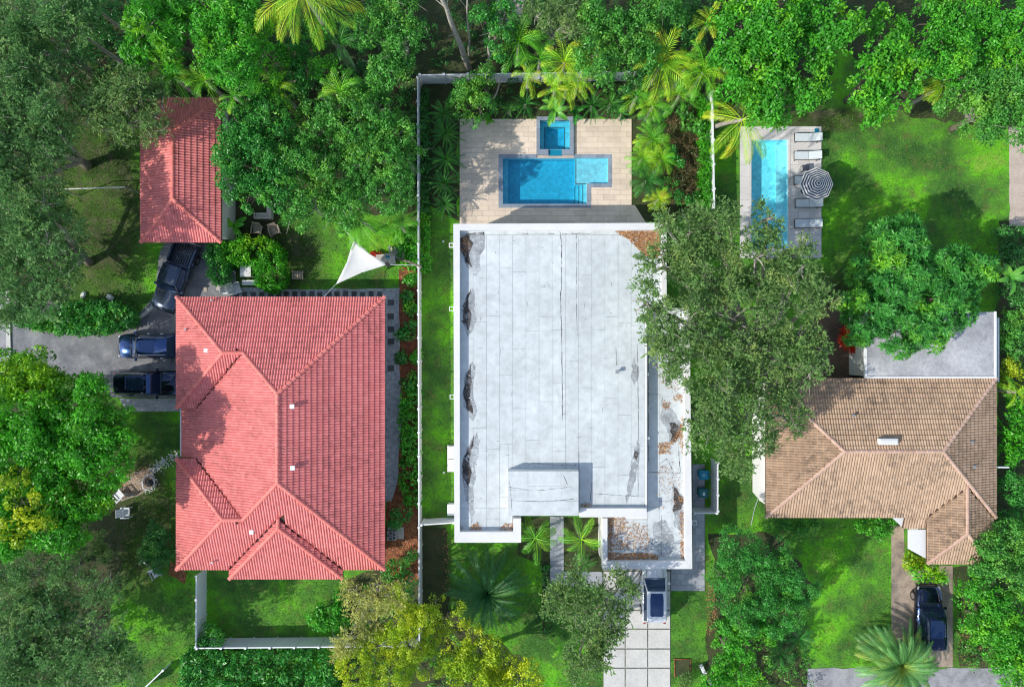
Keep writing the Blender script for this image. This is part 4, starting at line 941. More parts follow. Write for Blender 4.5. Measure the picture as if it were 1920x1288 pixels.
def broad_leaf_mesh(L=1.6, W=.5):
    V = []; A = []; k = 7
    def prof(s): return W / 2 * (math.sin(math.pi * min(1, s * .95 + .05)) ** .55) * (1 if s < .98 else .3)
    pts = []; x = z = 0
    for i in range(k + 1):
        a = .9 - 1.5 * i / k; pts.append((x, z)); x += math.cos(a) * L / k; z += math.sin(a) * L / k
    for i in range(k):
        w0, w1 = prof(i / k), prof((i + 1) / k)
        for sg in (-1, 1):
            V += [(pts[i][0], 0, pts[i][1]), (pts[i + 1][0], 0, pts[i + 1][1]), (pts[i + 1][0], sg * w1, pts[i + 1][1] + w1 * .3), (pts[i][0], sg * w0, pts[i][1] + w0 * .3)]; A.append(.3 + .4 * random.random())
    return np_mesh('broad_leaf', np.array(V), 4, A)
_bl = {}
def broad_plant(name, label, cat, px, py, r, z, mat, n=8, group=None, z0=.3):
    if mat not in _bl: _bl[mat] = broad_leaf_mesh(); _bl[mat].materials.append(M[mat])
    x, y, _ = P(px, py, z); t = thing(name, label, cat, (x, y, 0), group=group); sc = r * (H - z) / F / 1.35
    MB().tube([(0, 0, -.05), (0, 0, max(.3, z - .3))], [.1, .06], 7).build('stem', M['mid'], t)
    for i in range(n):
        o = link_mesh('leaf', _bl[mat], None, t, (0, 0, max(.25, z - .4)), (random.uniform(-.3, .3), random.uniform(-.35, .3), i * 2.4 + random.uniform(-.3, .3)))
        s_ = sc * random.uniform(.8, 1.15); o.scale = (s_, s_, s_)
    return t

# ------------------------------------------------------------------ the trees, one by one
T = tree
T('oak_tree', 'feathery grey-green oak filling the top left corner of the picture', 'tree', [(30, 20, 70), (100, 25, 62), (20, 110, 62), (85, 115, 60), (140, 30, 40), (-40, 60, 70)], 9, 'spray', 'oak_dark', twigs=120)
T('oak_tree', 'grey-green oak on the left edge level with the garage ridge', 'tree', [(20, 205, 70), (80, 200, 52), (40, 285, 66), (90, 270, 45), (-30, 250, 70), (25, 350, 55), (95, 300, 40, 4.5), (110, 235, 34, 4)], 9, 'spray', 'oak_dark', twigs=110)
T('oak_tree', 'large grey-green oak on the left edge beside the clothes pole lawn', 'tree', [(30, 410, 75), (80, 455, 58), (60, 515, 60), (105, 500, 36), (20, 560, 52), (85, 568, 34), (75, 385, 42), (-30, 480, 80), (112, 420, 30, 4), (120, 470, 34, 4), (125, 530, 26, 3.5), (95, 385, 32, 4)], 8.5, 'spray', 'oak_dark', twigs=150)
T('oak_tree', 'small-leaved oak whose branches reach over the top of the garage roof', 'tree', [(185, 185, 48), (235, 175, 48), (240, 225, 42), (290, 235, 30), (170, 215, 32), (300, 190, 30), (205, 240, 28)], 7.5, 'spray', 'oak', twigs=90)
T('tree', 'yellow-green tree with big leaf whorls left of the bright rounded tree at the top', 'tree', [(275, 45, 46), (315, 85, 42), (262, 95, 34), (340, 40, 40), (300, 10, 42), (330, 0, 40)], 8.5, 'star', 'lime', dens=.8)
T('tree', 'dense bright green rounded tree at the top above the garage', 'tree', [(415, 50, 52), (450, 100, 48), (405, 105, 38), (445, 20, 50), (470, 65, 40), (440, 140, 34), (395, 15, 35)], 9, 'ball', 'bright')
T('tree', 'glossy mid green tree directly right of the garage roof', 'tree', [(450, 235, 46), (478, 300, 56), (440, 345, 38), (500, 235, 42), (520, 350, 40), (480, 365, 36), (430, 290, 30)], 6.5, 'ball', 'glossy')
T('tree', 'very large silvery green tree between the garage and the long white fence', 'tree', [(595, 250, 66), (672, 225, 70), (722, 300, 62), (640, 320, 72), (575, 320, 55), (705, 205, 45), (655, 385, 46), (735, 355, 42), (590, 385, 36), (560, 395, 30), (745, 250, 34)], 6.2, 'ball', 'mid', twigs=60)
T('tree', 'slim green tree above the fence corner with dead grey twigs', 'tree', [(735, 25, 46), (752, 85, 42), (722, 135, 34), (700, 45, 36), (740, 125, 30), (770, 60, 26)], 7.5, 'ball', 'mid', twigs=40)
T('tree', 'small bright tree under the yellow palm fronds at the top', 'tree', [(505, 105, 34), (490, 150, 30), (610, 130, 28), (600, 60, 30)], 6, 'ball', 'bright', dens=.8)
T('tree', 'dark tree in the shade left of the yellow palm at the top edge', 'tree', [(520, 40, 30), (545, 100, 30), (560, 150, 32), (510, 190, 30), (460, 190, 22)], 5, 'ball', 'glossy', dens=.8)
T('tree', 'sparse light tree inside the white fence corner with a bare forked stem', 'tree', [(880, 195, 36), (905, 150, 24), (868, 170, 28), (900, 205, 30), (915, 135, 18)], 3.6, 'ball', 'mid', dens=.75, base=(925, 205, 0))
T('tree', 'dark green tree beside the sandy path at the top edge', 'tree', [(905, 35, 24), (938, 60, 28), (950, 20, 28), (930, 90, 20)], 6, 'ball', 'glossy', dens=.9)
T('tree', 'pale small-leaved tree at the top edge right of the sandy path', 'tree', [(1065, 25, 42), (1030, 15, 32), (1070, 60, 28), (1005, 30, 24)], 7, 'fine', 'oak', twigs=40)
T('tree', 'dark tree with lighter yellow tips above the pool at the top', 'tree', [(1125, 35, 42), (1175, 60, 46), (1155, 105, 40), (1120, 100, 36), (1205, 30, 38), (1205, 100, 34), (1240, 20, 36), (1130, 130, 26)], 6.5, 'lump', 'mid')
T('tree', 'dark green tree behind the yellow areca palms and the end of the back fence', 'tree', [(1275, 30, 34), (1285, 80, 34), (1200, 140, 24), (1190, 165, 20)], 5, 'ball', 'dark')
T('mango_tree', 'huge bright green tree above the turquoise pool with broad glossy leaves', 'tree', [(1395, 45, 56), (1455, 55, 64), (1525, 35, 56), (1420, 120, 56), (1500, 120, 60), (1570, 50, 44), (1455, 180, 52), (1395, 175, 40), (1430, 205, 34), (1520, 170, 34), (1370, 110, 34)], 7.5, 'big', 'bright', dens=1.1)
T('tree', 'narrow bright green tree pointing down into the right lawn', 'tree', [(1660, 55, 38), (1665, 105, 44), (1640, 145, 40), (1685, 170, 36), (1615, 165, 28), (1628, 215, 24), (1690, 120, 30), (1650, 190, 30)], 6, 'big', 'bright')
T('tree', 'large mid green tree in the top right corner with leafy tufts', 'tree', [(1750, 40, 50), (1810, 30, 52), (1775, 100, 52), (1850, 80, 56), (1738, 120, 36), (1900, 40, 52), (1815, 135, 36), (1900, 100, 44)], 6.5, 'lump', 'bright')
T('tree', 'olive green tree overhanging the sandy path on the right edge', 'tree', [(1835, 175, 46), (1885, 175, 50), (1860, 225, 42), (1905, 235, 38), (1800, 185, 32), (1830, 215, 30), (1950, 200, 50)], 6, 'lump', 'mid', twigs=30)
T('mango_tree', 'round isolated tree with long pointed leaves half covering the grey flat roof', 'tree', [(1690, 465, 62), (1640, 520, 52), (1715, 545, 82), (1785, 500, 46), (1830, 505, 38), (1640, 590, 52), (1735, 615, 52), (1685, 620, 46), (1790, 570, 46), (1845, 500, 26), (1700, 430, 28), (1600, 560, 26), (1615, 620, 30), (1670, 560, 50), (1760, 560, 50)], 6.0, 'star', 'mango', dens=1.15)
T('oak_tree', 'spreading oak overhanging the white roof, the side pool and the brown roof', 'tree', [(1290, 440, 52), (1345, 420, 42), (1245, 500, 46), (1215, 570, 36), (1330, 510, 72), (1420, 480, 52), (1290, 610, 68), (1375, 600, 80), (1470, 560, 64), (1345, 720, 72), (1450, 690, 76), (1335, 810, 42), (1400, 795, 62), (1495, 640, 48), (1528, 560, 32), (1440, 410, 26), (1490, 470, 26), (1250, 660, 36), (1385, 865, 28), (1470, 780, 42), (1240, 615, 34), (1520, 690, 26), (1245, 420, 24), (1500, 510, 30)], 9, 'spray', 'oak', twigs=520, flat=.62, dens=1.0, base=(1395, 660, 0), trunk_r=.42)
T('oak_tree', 'small oak beside the concrete driveway and the pale parked car', 'tree', [(1075, 1090, 44), (1050, 1125, 30), (1105, 1140, 48), (1155, 1110, 32), (1100, 1200, 42), (1140, 1165, 34), (1175, 1085, 18), (1092, 1250, 26), (1165, 1145, 20), (1125, 1235, 26)], 6, 'spray', 'oak', twigs=130, base=(1098, 1170, 0))
T('tree', 'big layered tree on the left edge with yellow leaves at its lower left', 'tree', [(60, 710, 52), (40, 780, 70), (130, 770, 64), (190, 800, 48), (60, 860, 78), (140, 870, 70), (200, 870, 44), (40, 950, 72), (120, 960, 62), (170, 930, 42), (110, 1010, 38), (30, 1000, 42), (180, 740, 34), (225, 830, 26), (20, 700, 40), (-30, 850, 80), (215, 790, 26), (90, 820, 60), (160, 830, 50)], 8, 'lump', 'lime', dens=1.25, trunk_r=.35)
bt_ = [o for o in COL.objects if o.get('label', '').startswith('big layered tree')][0]
C_, N_, _c = blob_clumps([(28, 925, 30, 8.6), (60, 965, 30, 8.6), (15, 985, 28, 8.6), (85, 925, 20, 8.4), (100, 975, 20, 8.2), (50, 1010, 20, 8.0), (50, 880, 20, 8.4), (120, 930, 12, 8.2)], 8.4, 'lump', .55)
V_, v_ = crown_leaves(C_, N_, 'lump'); leaf_object('young_foliage', V_, v_, M['yellow'], bt_, bt_.location)
T('oak_tree', 'dark grey oak in shade below the big layered tree', 'tree', [(70, 1070, 46), (140, 1075, 46), (25, 1080, 40), (185, 1100, 34), (110, 1120, 40), (-30, 1100, 50)], 5.5, 'fine', 'oak_dark', twigs=60)
T('oak_tree', 'pale feathery oak in the bottom left corner', 'tree', [(55, 1180, 62), (120, 1200, 58), (180, 1215, 50), (60, 1255, 60), (150, 1265, 55), (230, 1250, 36), (90, 1150, 34), (215, 1190, 32), (-20, 1230, 70)], 7, 'spray', 'oak_dark', twigs=150)
T('tree', 'tan feathery tree rising from the fenced lawn beside the red roof', 'tree', [(685, 1130, 36), (715, 1100, 30), (662, 1110, 22), (690, 1165, 30), (655, 1195, 26), (640, 1220, 22), (740, 1120, 24)], 6.5, 'fine', 'tan', twigs=60, dens=.9)
T('tree', 'yellow-green tree straddling the front fence line', 'tree', [(750, 1160, 42), (705, 1215, 42), (765, 1215, 44), (730, 1262, 50), (670, 1262, 40), (795, 1160, 30), (745, 1120, 24)], 6.5, 'tiny', 'yellow')
T('tree', 'olive tree between the dark cycad and the long fence end', 'tree', [(812, 1180, 32), (840, 1215, 38), (880, 1195, 26), (800, 1245, 34), (860, 1155, 22), (815, 1130, 20)], 5, 'tiny', 'yellow', dens=.75)
T('tree', 'yellow-tipped tree on the bottom edge below the dark cycad', 'tree', [(900, 1235, 38), (945, 1250, 40), (880, 1275, 40), (985, 1270, 32), (930, 1290, 40), (925, 1215, 20)], 5.5, 'ball', 'yellow')
T('ficus_tree', 'dense dark round tree between the concrete driveway lawn and the brown house lawn', 'tree', [(1385, 1030, 48), (1440, 1040, 46), (1470, 1090, 56), (1400, 1100, 60), (1440, 1145, 50), (1385, 1160, 36), (1500, 1110, 34), (1360, 1080, 34), (1490, 1150, 28)], 5.5, 'tiny', 'glossy', dens=1.1)
T('tree', 'lighter bushy tree below the dark round one at the bottom edge', 'tree', [(1370, 1190, 36), (1355, 1240, 30), (1405, 1210, 30), (1395, 1270, 36), (1350, 1290, 36), (1430, 1190, 24)], 4.5, 'ball', 'bright', dens=.9)
T('tree', 'green shrubby tree to the right of the brown garage wing', 'tree', [(1880, 1055, 44), (1850, 1020, 26), (1905, 1010, 36), (1845, 1070, 24), (1910, 1090, 40)], 4.5, 'ball', 'mid')
T('tree', 'bright bushy tree filling the bottom right corner', 'tree', [(1845, 1130, 48), (1890, 1150, 50), (1870, 1200, 50), (1905, 1220, 44), (1825, 1100, 26), (1835, 1175, 26), (1900, 1260, 36)], 4.5, 'ball', 'bright')
# shrubs
def shrub(label, blobs, z, sty, mat, cat='shrub', name='shrub', **k): return tree(name, label, cat, blobs, z, sty, mat, limbs=False, trunk_r=.06, **k)
shrub('dark clipped round bush left of the red roof', [(295, 1008, 28), (297, 1040, 30), (285, 1025, 24), (308, 1025, 24), (292, 990, 14)], 2.4, 'tiny', 'dark', dens=1.3)
shrub('small silvery bush under the edge of the big layered tree', [(190, 1015, 16), (200, 1035, 18), (182, 1035, 14)], 1.8, 'tiny', 'oak', dens=1.0)
shrub('green bush in the lower corner of the fenced front lawn', [(395, 1192, 20), (412, 1200, 14), (385, 1200, 12)], 1.6, 'ball', 'glossy')
shrub('leafy yellow-green shrub at the right end of the fenced lawn', [(612, 1150, 20), (630, 1130, 22), (605, 1170, 14), (640, 1160, 20), (590, 1160, 12)], 1.5, 'big', 'bright')
shrub('dark bush beside the outdoor air conditioner', [(742, 972, 14), (755, 962, 12), (737, 985, 10)], 1.5, 'ball', 'glossy')
shrub('tall dark shrub below the mulch bed against the long fence', [(765, 1060, 15), (768, 1085, 16), (762, 1105, 14), (770, 1045, 10)], 2, 'ball', 'glossy')
shrub('low bush at the lower right corner of the red roof', [(735, 1055, 12), (730, 1075, 13), (740, 1090, 12)], 1.2, 'ball', 'mid')
shrub('yellow shrub against the right edge level with the flat roof', [(1895, 690, 16), (1905, 715, 24), (1885, 680, 10)], 1.8, 'ball', 'yellow')
shrub('pale round bush on the right edge above the yellow shrub', [(1900, 645, 24), (1895, 615, 22), (1910, 590, 22), (1885, 650, 12)], 2.2, 'ball', 'mid')
shrub('lime green bush on the right edge beside the brown roof', [(1900, 790, 24), (1905, 830, 28), (1895, 850, 18), (1915, 760, 20)], 2.2, 'big', 'lime')
shrub('dark green bush on the right edge below the lime one', [(1900, 905, 24), (1908, 940, 28), (1895, 955, 18), (1910, 985, 20)], 2.2, 'ball', 'glossy')
shrub('shaded bush right of the round mango tree and the lawn', [(1880, 450, 22), (1900, 470, 26), (1885, 490, 18), (1912, 440, 20)], 2, 'ball', 'dark')
shrub('shaded bush on the right edge beside the grey flat roof', [(1895, 545, 22), (1912, 565, 22), (1900, 520, 18)], 1.8, 'ball', 'dark')
shrub('light spray of leaves above the front of the dark car on the path', [(1735, 1075, 16), (1750, 1085, 14), (1720, 1078, 12), (1762, 1075, 9)], 2.4, 'big', 'lime', dens=.45)
shrub('small yellow-green plant beside the white porch canopy', [(1712, 1052, 11), (1722, 1058, 10), (1700, 1058, 8)], 1.2, 'big', 'yellow', dens=.9)
shrub('red-leaved shrub beside the brown patio', [(1590, 628, 13), (1602, 640, 13), (1596, 650, 9), (1585, 645, 8)], 1.0, 'star', 'red_leaf', dens=1.6)
shrub('small round shrub in the lawn bed right of the driveway', [(1286, 1270, 12), (1280, 1282, 11)], 1.0, 'tiny', 'oak', dens=1.2)
shrub('low shrub in front of the brown house beside the brown path', [(1640, 985, 20), (1665, 985, 14), (1610, 985, 16), (1655, 1000, 10)], 1.2, 'ball', 'bright', dens=.9)
shrub('shaded foundation shrub under the left part of the brown eaves', [(1470, 982, 16), (1500, 985, 16), (1450, 985, 12), (1520, 980, 10)], 1.2, 'ball', 'mid', dens=.8)
shrub('brown dry brush in the bed right of the sandstone deck', [(1275, 240, 22), (1290, 272, 20), (1292, 312, 20), (1272, 345, 20), (1300, 345, 16)], 1.0, 'fine', 'brown_leaf', dens=.6)
shrub('green shrub growing through the middle of the brown dry brush', [(1262, 290, 14), (1270, 302, 10)], 1.3, 'big', 'glossy')
shrub('green shrub at the top of the brown dry brush below the areca palms', [(1292, 225, 16), (1278, 215, 12), (1302, 240, 10)], 1.4, 'big', 'mid')
shrub('dark green shrub at the lower end of the brown dry brush', [(1255, 345, 13), (1290, 372, 14), (1268, 368, 10)], 1.3, 'ball', 'glossy')
# beds along the long fence: plants in a row, each its own
for i, (x, y, r, mt, lb) in enumerate([(768, 520, 9, 'bright', 'first green plant in the orange mulch bed under the leaning pole'), (763, 552, 12, 'glossy', 'dark tufted plant in the mulch below the orange patch'), (773, 575, 12, 'bright', 'bright plant against the fence beside the second stepping stones'),
                                      (762, 615, 16, 'glossy', 'spreading bright plant halfway down the mulch bed'), (775, 668, 9, 'bright', 'tiny lime plant against the fence in the mulch bed'), (765, 712, 14, 'glossy', 'bushy plant where the mulch bed begins to fill with leaves'),
                                      (748, 670, 8, 'dark', 'small dark tuft at the gravel edge')]):
    shrub(lb, [(x, y, r), (x + 3, y + r * .6, r * .7)], .7, 'big', mt, cat='plant', name='bed_plant')
hedge('ground_shrubs', 'dense row of lush green plants against the lower half of the long fence', 'hedge', [(758, 735), (783, 730), (785, 945), (766, 945), (752, 900), (758, 850), (754, 780)], .9, 'big', 'bright', 1.0)
hedge('ground_shrubs', 'strip of low bright shrubs along the inner side of the long fence', 'hedge', [(790, 400), (802, 400), (804, 508), (790, 508)], .9, 'ball', 'bright', 1.1)
hedge('ground_shrubs', 'shaded strip of low shrubs below the white fence corner', 'hedge', [(790, 170), (800, 170), (802, 398), (790, 398)], .8, 'ball', 'dark', 1.0)
hedge('ground_shrubs', 'lush green plants below the tropical tree against the outer side of the long fence', 'hedge', [(735, 440), (780, 430), (782, 500), (755, 500), (750, 470)], 1.0, 'big', 'bright', .9)
hedge('hedge', 'bright green clipped hedge strip beside the short white fence right of the deck', 'hedge', [(1313, 185), (1330, 185), (1330, 392), (1314, 392)], 1.4, 'ball', 'lime', 1.2)
hedge('hedge', 'long glossy hedge curving along the asphalt drive', 'hedge', [(25, 580), (70, 582), (130, 572), (180, 568), (225, 572), (252, 592), (250, 608), (200, 622), (140, 625), (80, 615), (30, 605)], 1.6, 'big', 'glossy', 1.2)
hedge('hedge', 'upright dark green hedge beside the pickup truck', 'hedge', [(390, 460), (412, 458), (426, 470), (426, 528), (405, 532), (393, 515)], 1.8, 'ball', 'glossy', 1.2)
hedge('hedge', 'yellow-green hook-shaped hedge around the white table', 'hedge', [(415, 462), (450, 448), (500, 448), (522, 465), (532, 500), (528, 540), (505, 546), (486, 535), (482, 492), (450, 490), (418, 492)], 2.0, 'ball', 'lime', 1.2)
hedge('hedge', 'broad dark glossy hedge on the bottom edge below the front fence', 'hedge', [(345, 1228), (380, 1220), (600, 1222), (622, 1250), (630, 1310), (345, 1310)], 1.8, 'big', 'glossy', 1.1)
hedge('ground_shrubs', 'low dark planting between the garden walk and the dark cycad', 'hedge', [(1019, 1060), (1029, 1060), (1029, 1180), (1019, 1185)], .4, 'ball', 'dark', .7)
# ------------------------------------------------------------------ palms and cycads
palm('coconut_palm', 'large palm with long yellowish fronds hanging in from the top edge', 'palm', 570, -12, 105, 9, 'coconut', 'palm_yellow', 12, ang=[-1.75, -.95, -2.5, -2.1, -1.3, -.5, .6, 1.6, 2.6, 3.6, -2.8, .1], trunk=.2, lean=(1.2, -1.6))
palm('palm', 'dark feather palm in the upper left between the oaks', 'palm', 150, 62, 52, 6, 'areca', 'palm_dark', 13)
palm('palm', 'dark feather palm near the top edge above the other dark palm', 'palm', 185, 20, 40, 6, 'areca', 'palm_dark', 11)
palm('palm', 'dark palm under the yellow one beside the slim tree', 'palm', 640, 85, 44, 5, 'areca', 'palm_dark', 12)
palm('palm', 'bright palm between the yellow-green tree and the garage oak', 'palm', 325, 145, 46, 6, 'areca', 'palm', 14)
palm('palm', 'bright palm just above the garage roof corner', 'palm', 385, 152, 40, 6, 'areca', 'palm', 13)
palm('palm', 'bright fan of fronds right of the garage peak', 'palm', 440, 182, 32, 7, 'areca', 'palm', 9)
palm('palm', 'small bright palm peeking out above the very large silvery tree', 'palm', 640, 172, 44, 6, 'areca', 'palm', 9, ang=[.3, 1.0, 1.8, 2.6, 3.3, -.3, 2.2, .7, 2.9])
palm('palm', 'small dark palm against the fence beside the very large silvery tree', 'palm', 765, 245, 30, 3.5, 'areca', 'palm_dark', 9)
palm('palm', 'second small dark palm against the fence lower down', 'palm', 768, 305, 26, 3.5, 'areca', 'palm_dark', 8)
palm('coconut_palm', 'palm with hanging fronds over the white shade sail', 'palm', 676, 412, 58, 5, 'coconut', 'palm', 9, ang=[-1.5, -1.9, -2.4, -1.0, -.6, -2.9, -1.3, -.2, -2.1])
palm('palm', 'bright green palm right of the sail beside the long fence', 'palm', 752, 425, 36, 3.2, 'pygmy', 'palm', 10)
palm('palm', 'tufted palm in the bed between white fence and deck, uppermost of five', 'palm', 834, 215, 30, 1.6, 'sago', 'palm_dark', 34)
palm('palm', 'tufted palm in the bed between white fence and deck, second from the top', 'palm', 836, 252, 34, 1.6, 'sago', 'palm_dark', 36)
palm('palm', 'tufted palm in the bed between white fence and deck, third from the top', 'palm', 836, 300, 34, 1.5, 'sago', 'palm_dark', 36)
palm('palm', 'tufted palm in the bed between white fence and deck, fourth from the top', 'palm', 832, 345, 30, 1.5, 'sago', 'palm_dark', 34)
palm('palm', 'tufted palm in the bed between white fence and deck, lowest of five', 'palm', 834, 384, 27, 1.5, 'sago', 'palm_dark', 34)
palm('areca_palm', 'bright areca palm at the left end of the yellowish palms behind the back fence', 'palm', 972, 78, 54, 4.5, 'areca', 'palm', 14)
palm('areca_palm', 'green areca palm leaning towards the spa', 'palm', 1012, 112, 44, 4, 'areca', 'palm', 12)
palm('areca_palm', 'yellowing areca palm above the right side of the spa', 'palm', 1058, 118, 48, 4.5, 'areca', 'palm_yellow', 14)
palm('areca_palm', 'yellow-orange areca palm behind the spa over the back fence', 'palm', 1085, 150, 38, 4, 'areca', 'palm_yellow', 11)
palm('areca_palm', 'small palm with orange fronds just above the spa rim', 'palm', 1040, 170, 34, 3.5, 'areca', 'palm_yellow', 9)
palm('areca_palm', 'big yellowish areca palm beyond the right end of the back fence', 'palm', 1240, 120, 62, 4.5, 'areca', 'palm_yellow', 16)
palm('areca_palm', 'green areca palm beside the tip of the short white fence', 'palm', 1318, 138, 58, 5, 'areca', 'palm', 14)
palm('areca_palm', 'small areca palm high above the short white fence near the top', 'palm', 1328, 45, 38, 5, 'areca', 'palm_yellow', 10)
palm('areca_palm', 'drooping areca palm below the big yellowish one', 'palm', 1275, 180, 40, 3.5, 'areca', 'palm', 10)
palm('palm', 'dark feather palm in the shade below the yellow palm at the top', 'palm', 565, 118, 40, 4, 'areca', 'palm_dark', 13)
palm('palm', 'green palm deep between the very large silvery tree and the bright rounded tree', 'palm', 520, 165, 40, 5, 'areca', 'palm', 12)
palm('palm', 'dark palm under the slim tree left of the fence corner', 'palm', 690, 165, 34, 4, 'areca', 'palm_dark', 12)
palm('areca_palm', 'orange-tipped areca palm between spa and back fence', 'palm', 1062, 165, 34, 3.2, 'areca', 'palm_yellow', 11)
palm('areca_palm', 'short yellow areca palm just right of the orange-tipped one', 'palm', 1105, 128, 30, 3.6, 'areca', 'palm_yellow', 10)
palm('areca_palm', 'bright areca palm between the big yellowish one and the green one by the short fence', 'palm', 1285, 130, 42, 4.4, 'areca', 'palm_yellow', 12)
palm('areca_palm', 'bright areca palm in front of the dark yellow-tipped tree near the deck corner', 'palm', 1195, 180, 34, 3.2, 'areca', 'palm', 13)
palm('areca_palm', 'bright feathery palm at the upper end of the bed right of the deck', 'palm', 1225, 200, 34, 3, 'areca', 'palm', 13)
palm('areca_palm', 'yellow feathery palm touching the left end of the back fence palms', 'palm', 990, 145, 30, 3.2, 'areca', 'palm_yellow', 11)
for x, y, r, lb in ((985, 195, 27, 'dark low palm behind the pool deck, left of the spa'), (955, 205, 20, 'little dark palm at the back edge of the deck near the bare forked tree'), (1110, 198, 32, 'dark low palm behind the deck just right of the spa'), (1145, 195, 28, 'dark low palm at the back edge near the deck corner'), (1165, 215, 20, 'little dark palm at the right back corner of the deck')):
    palm('low_palm', lb, 'palm', x, y, r, 1.2, 'sago', 'palm_dark', 26)
for x, y, r, mt, lb in ((1222, 262, 34, 'palm', 'bright clumping palm at the upper right side of the deck'), (1205, 298, 28, 'palm', 'bright clumping palm halfway down the right side of the deck'), (1240, 300, 30, 'palm', 'bright clumping palm beside the brown brush'), (1212, 340, 34, 'palm_dark', 'darker spiky palm at the lower right side of the deck'),
                        (1225, 220, 26, 'palm_dark', 'dark palm near the upper right deck corner'), (1235, 375, 24, 'palm_yellow', 'yellowish spiky plant touching the oak at the deck corner')):
    palm('clump_palm', lb, 'palm', x, y, r, 1.5, 'areca', mt, 22)
palm('coconut_palm', 'leaning coconut palm whose fronds hang over the turquoise pool', 'palm', 1392, 225, 78, 6, 'coconut', 'palm_yellow', 9, ang=[.35, -.05, -1.35, -1.05, -2.35, 2.85, 1.4, 2.2, -1.75], lean=(-.6, 1.2), trunk=.16)
palm('fan_palm', 'yellow palm tuft at the upper edge of the right lawn', 'palm', 1768, 160, 36, 4, 'pygmy', 'palm_yellow', 9, ang=[3.1, 3.5, 3.9, 4.3, 2.8, 1.0, -.5, 3.7, 3.3])
palm('palm', 'bright green palm on the left of the front walk', 'palm', 1004, 1008, 42, 1.8, 'pygmy', 'palm', 9, bark='bark')
palm('palm', 'bright green palm on the right of the front walk beside the lower roof', 'palm', 1090, 1010, 42, 1.8, 'pygmy', 'palm', 8, bark='bark')
palm('low_palm', 'small dark spiky palm below the entry palms', 'palm', 1098, 1056, 22, .9, 'sago', 'palm_dark', 26)
palm('cycad', 'large dark green cycad with long stiff fronds on the front lawn', 'cycad', 914, 1112, 74, 2.0, 'sago', 'cycad_dark', 60, trunk=.3)
palm('cycad', 'large pale green cycad with yellowing fronds beside the road', 'cycad', 1686, 1243, 64, 2.2, 'cyc', 'cycad', 120, trunk=.3)
palm('low_palm', 'spiky palmetto at the foot of the dark round tree', 'palm', 1498, 1195, 30, 1.0, 'bush', 'palm_dark', 14)
palm('low_palm', 'spiky palmetto left of its twin below the dark round tree', 'palm', 1462, 1225, 28, 1.0, 'bush', 'palm_dark', 14)
palm('low_palm', 'bright spiky palm on the bottom edge near the white chair back', 'palm', 1388, 1288, 32, 1.2, 'bush', 'palm', 14)
palm('low_palm', 'bright green palm tuft in the bottom right by the road', 'palm', 1902, 1265, 28, 1.0, 'bush', 'palm', 14)
palm('low_palm', 'tall green clump of fronds on the right edge near the lime bush', 'palm', 1905, 735, 30, 2.5, 'areca', 'palm', 10)
palm('low_palm', 'small bright fern at the foot of the driveway oak', 'palm', 1050, 1215, 20, .8, 'bush', 'palm', 10)
broad_plant('banana_plant', 'banana plant with wide paddle leaves beside the garage corner', 'plant', 436, 422, 26, 1.6, 'bright', 6)
broad_plant('banana_plant', 'broad-leaved plant drooping over the back rim of the spa', 'plant', 1040, 205, 30, 2.2, 'mid', 8)
broad_plant('broad_leaf_plant', 'dark paddle-leaved plant right of the spa behind the deck', 'plant', 1078, 210, 20, 1.1, 'glossy', 7)
broad_plant('broad_leaf_plant', 'low paddle-leaved plant at the back left corner of the deck', 'plant', 915, 222, 14, .6, 'bright', 8)
broad_plant('broad_leaf_plant', 'grey-green paddle-leaved plant on the right edge beside the mango tree', 'plant', 1900, 520, 30, 2.4, 'mid', 7)
# leaning bare trunks above the back fence
for (x0, y0, z0), (x1, y1, z1), r_, lb in (((878, 128, .2), (826, -8, 9), .22, 'tall bare grey trunk leaning up to the top edge beyond the back fence'), ((880, 112, .2), (876, -8, 8), .08, 'thin bare trunk standing beside the thick leaning one'),
                                           ((918, 150, .3), (917, 60, 5), .13, 'short grey trunk rising behind the back fence near the areca palms')):
    a = P(x0, y0, z0); b_ = P(x1, y1, z1); t = thing('bare_tree', lb, 'tree', (a[0], a[1], 0)); m = MB()
    pts = [Vector(a).lerp(Vector(b_), k_ / 6) + Vector((random.uniform(-.1, .1), random.uniform(-.1, .1), 0)) for k_ in range(7)]; pts[0].z = -.1
    m.tube(pts, [r_ * (1.2 - .1 * k_) for k_ in range(7)], 8); m.build('trunk', M['bark_pale'], t, origin=a[:2] + (0,), smooth=True)
    m = MB()
    for k_ in (3, 4, 5, 5, 6, 6): m.tube([pts[k_], pts[k_] + Vector((random.uniform(-.8, .8), random.uniform(-.6, .6), random.uniform(.2, .9)))], [r_ * .3, r_ * .1], 4)
    m.build('branches', M['bark_pale'], t, origin=a[:2] + (0,))
    a = P(x1, y1, z1)
# forked stem inside the corner
a = P(925, 205, 0); t = thing('forked_stem', 'bare forked grey stem between the sparse tree and the deck', 'tree stem', (a[0], a[1], 0))
MB().tube([(0, 0, -.1), (-.1, .2, 1.2), (-.6, .7, 2.4)], [.12, .1, .06], 7).build('stem', M['bark_pale'], t, smooth=True)
MB().tube([(-.08, .18, 1.1), (.3, .6, 1.9), (.7, 1.5, 2.6)], [.09, .07, .04], 7).build('stem', M['bark_pale'], t, smooth=True)

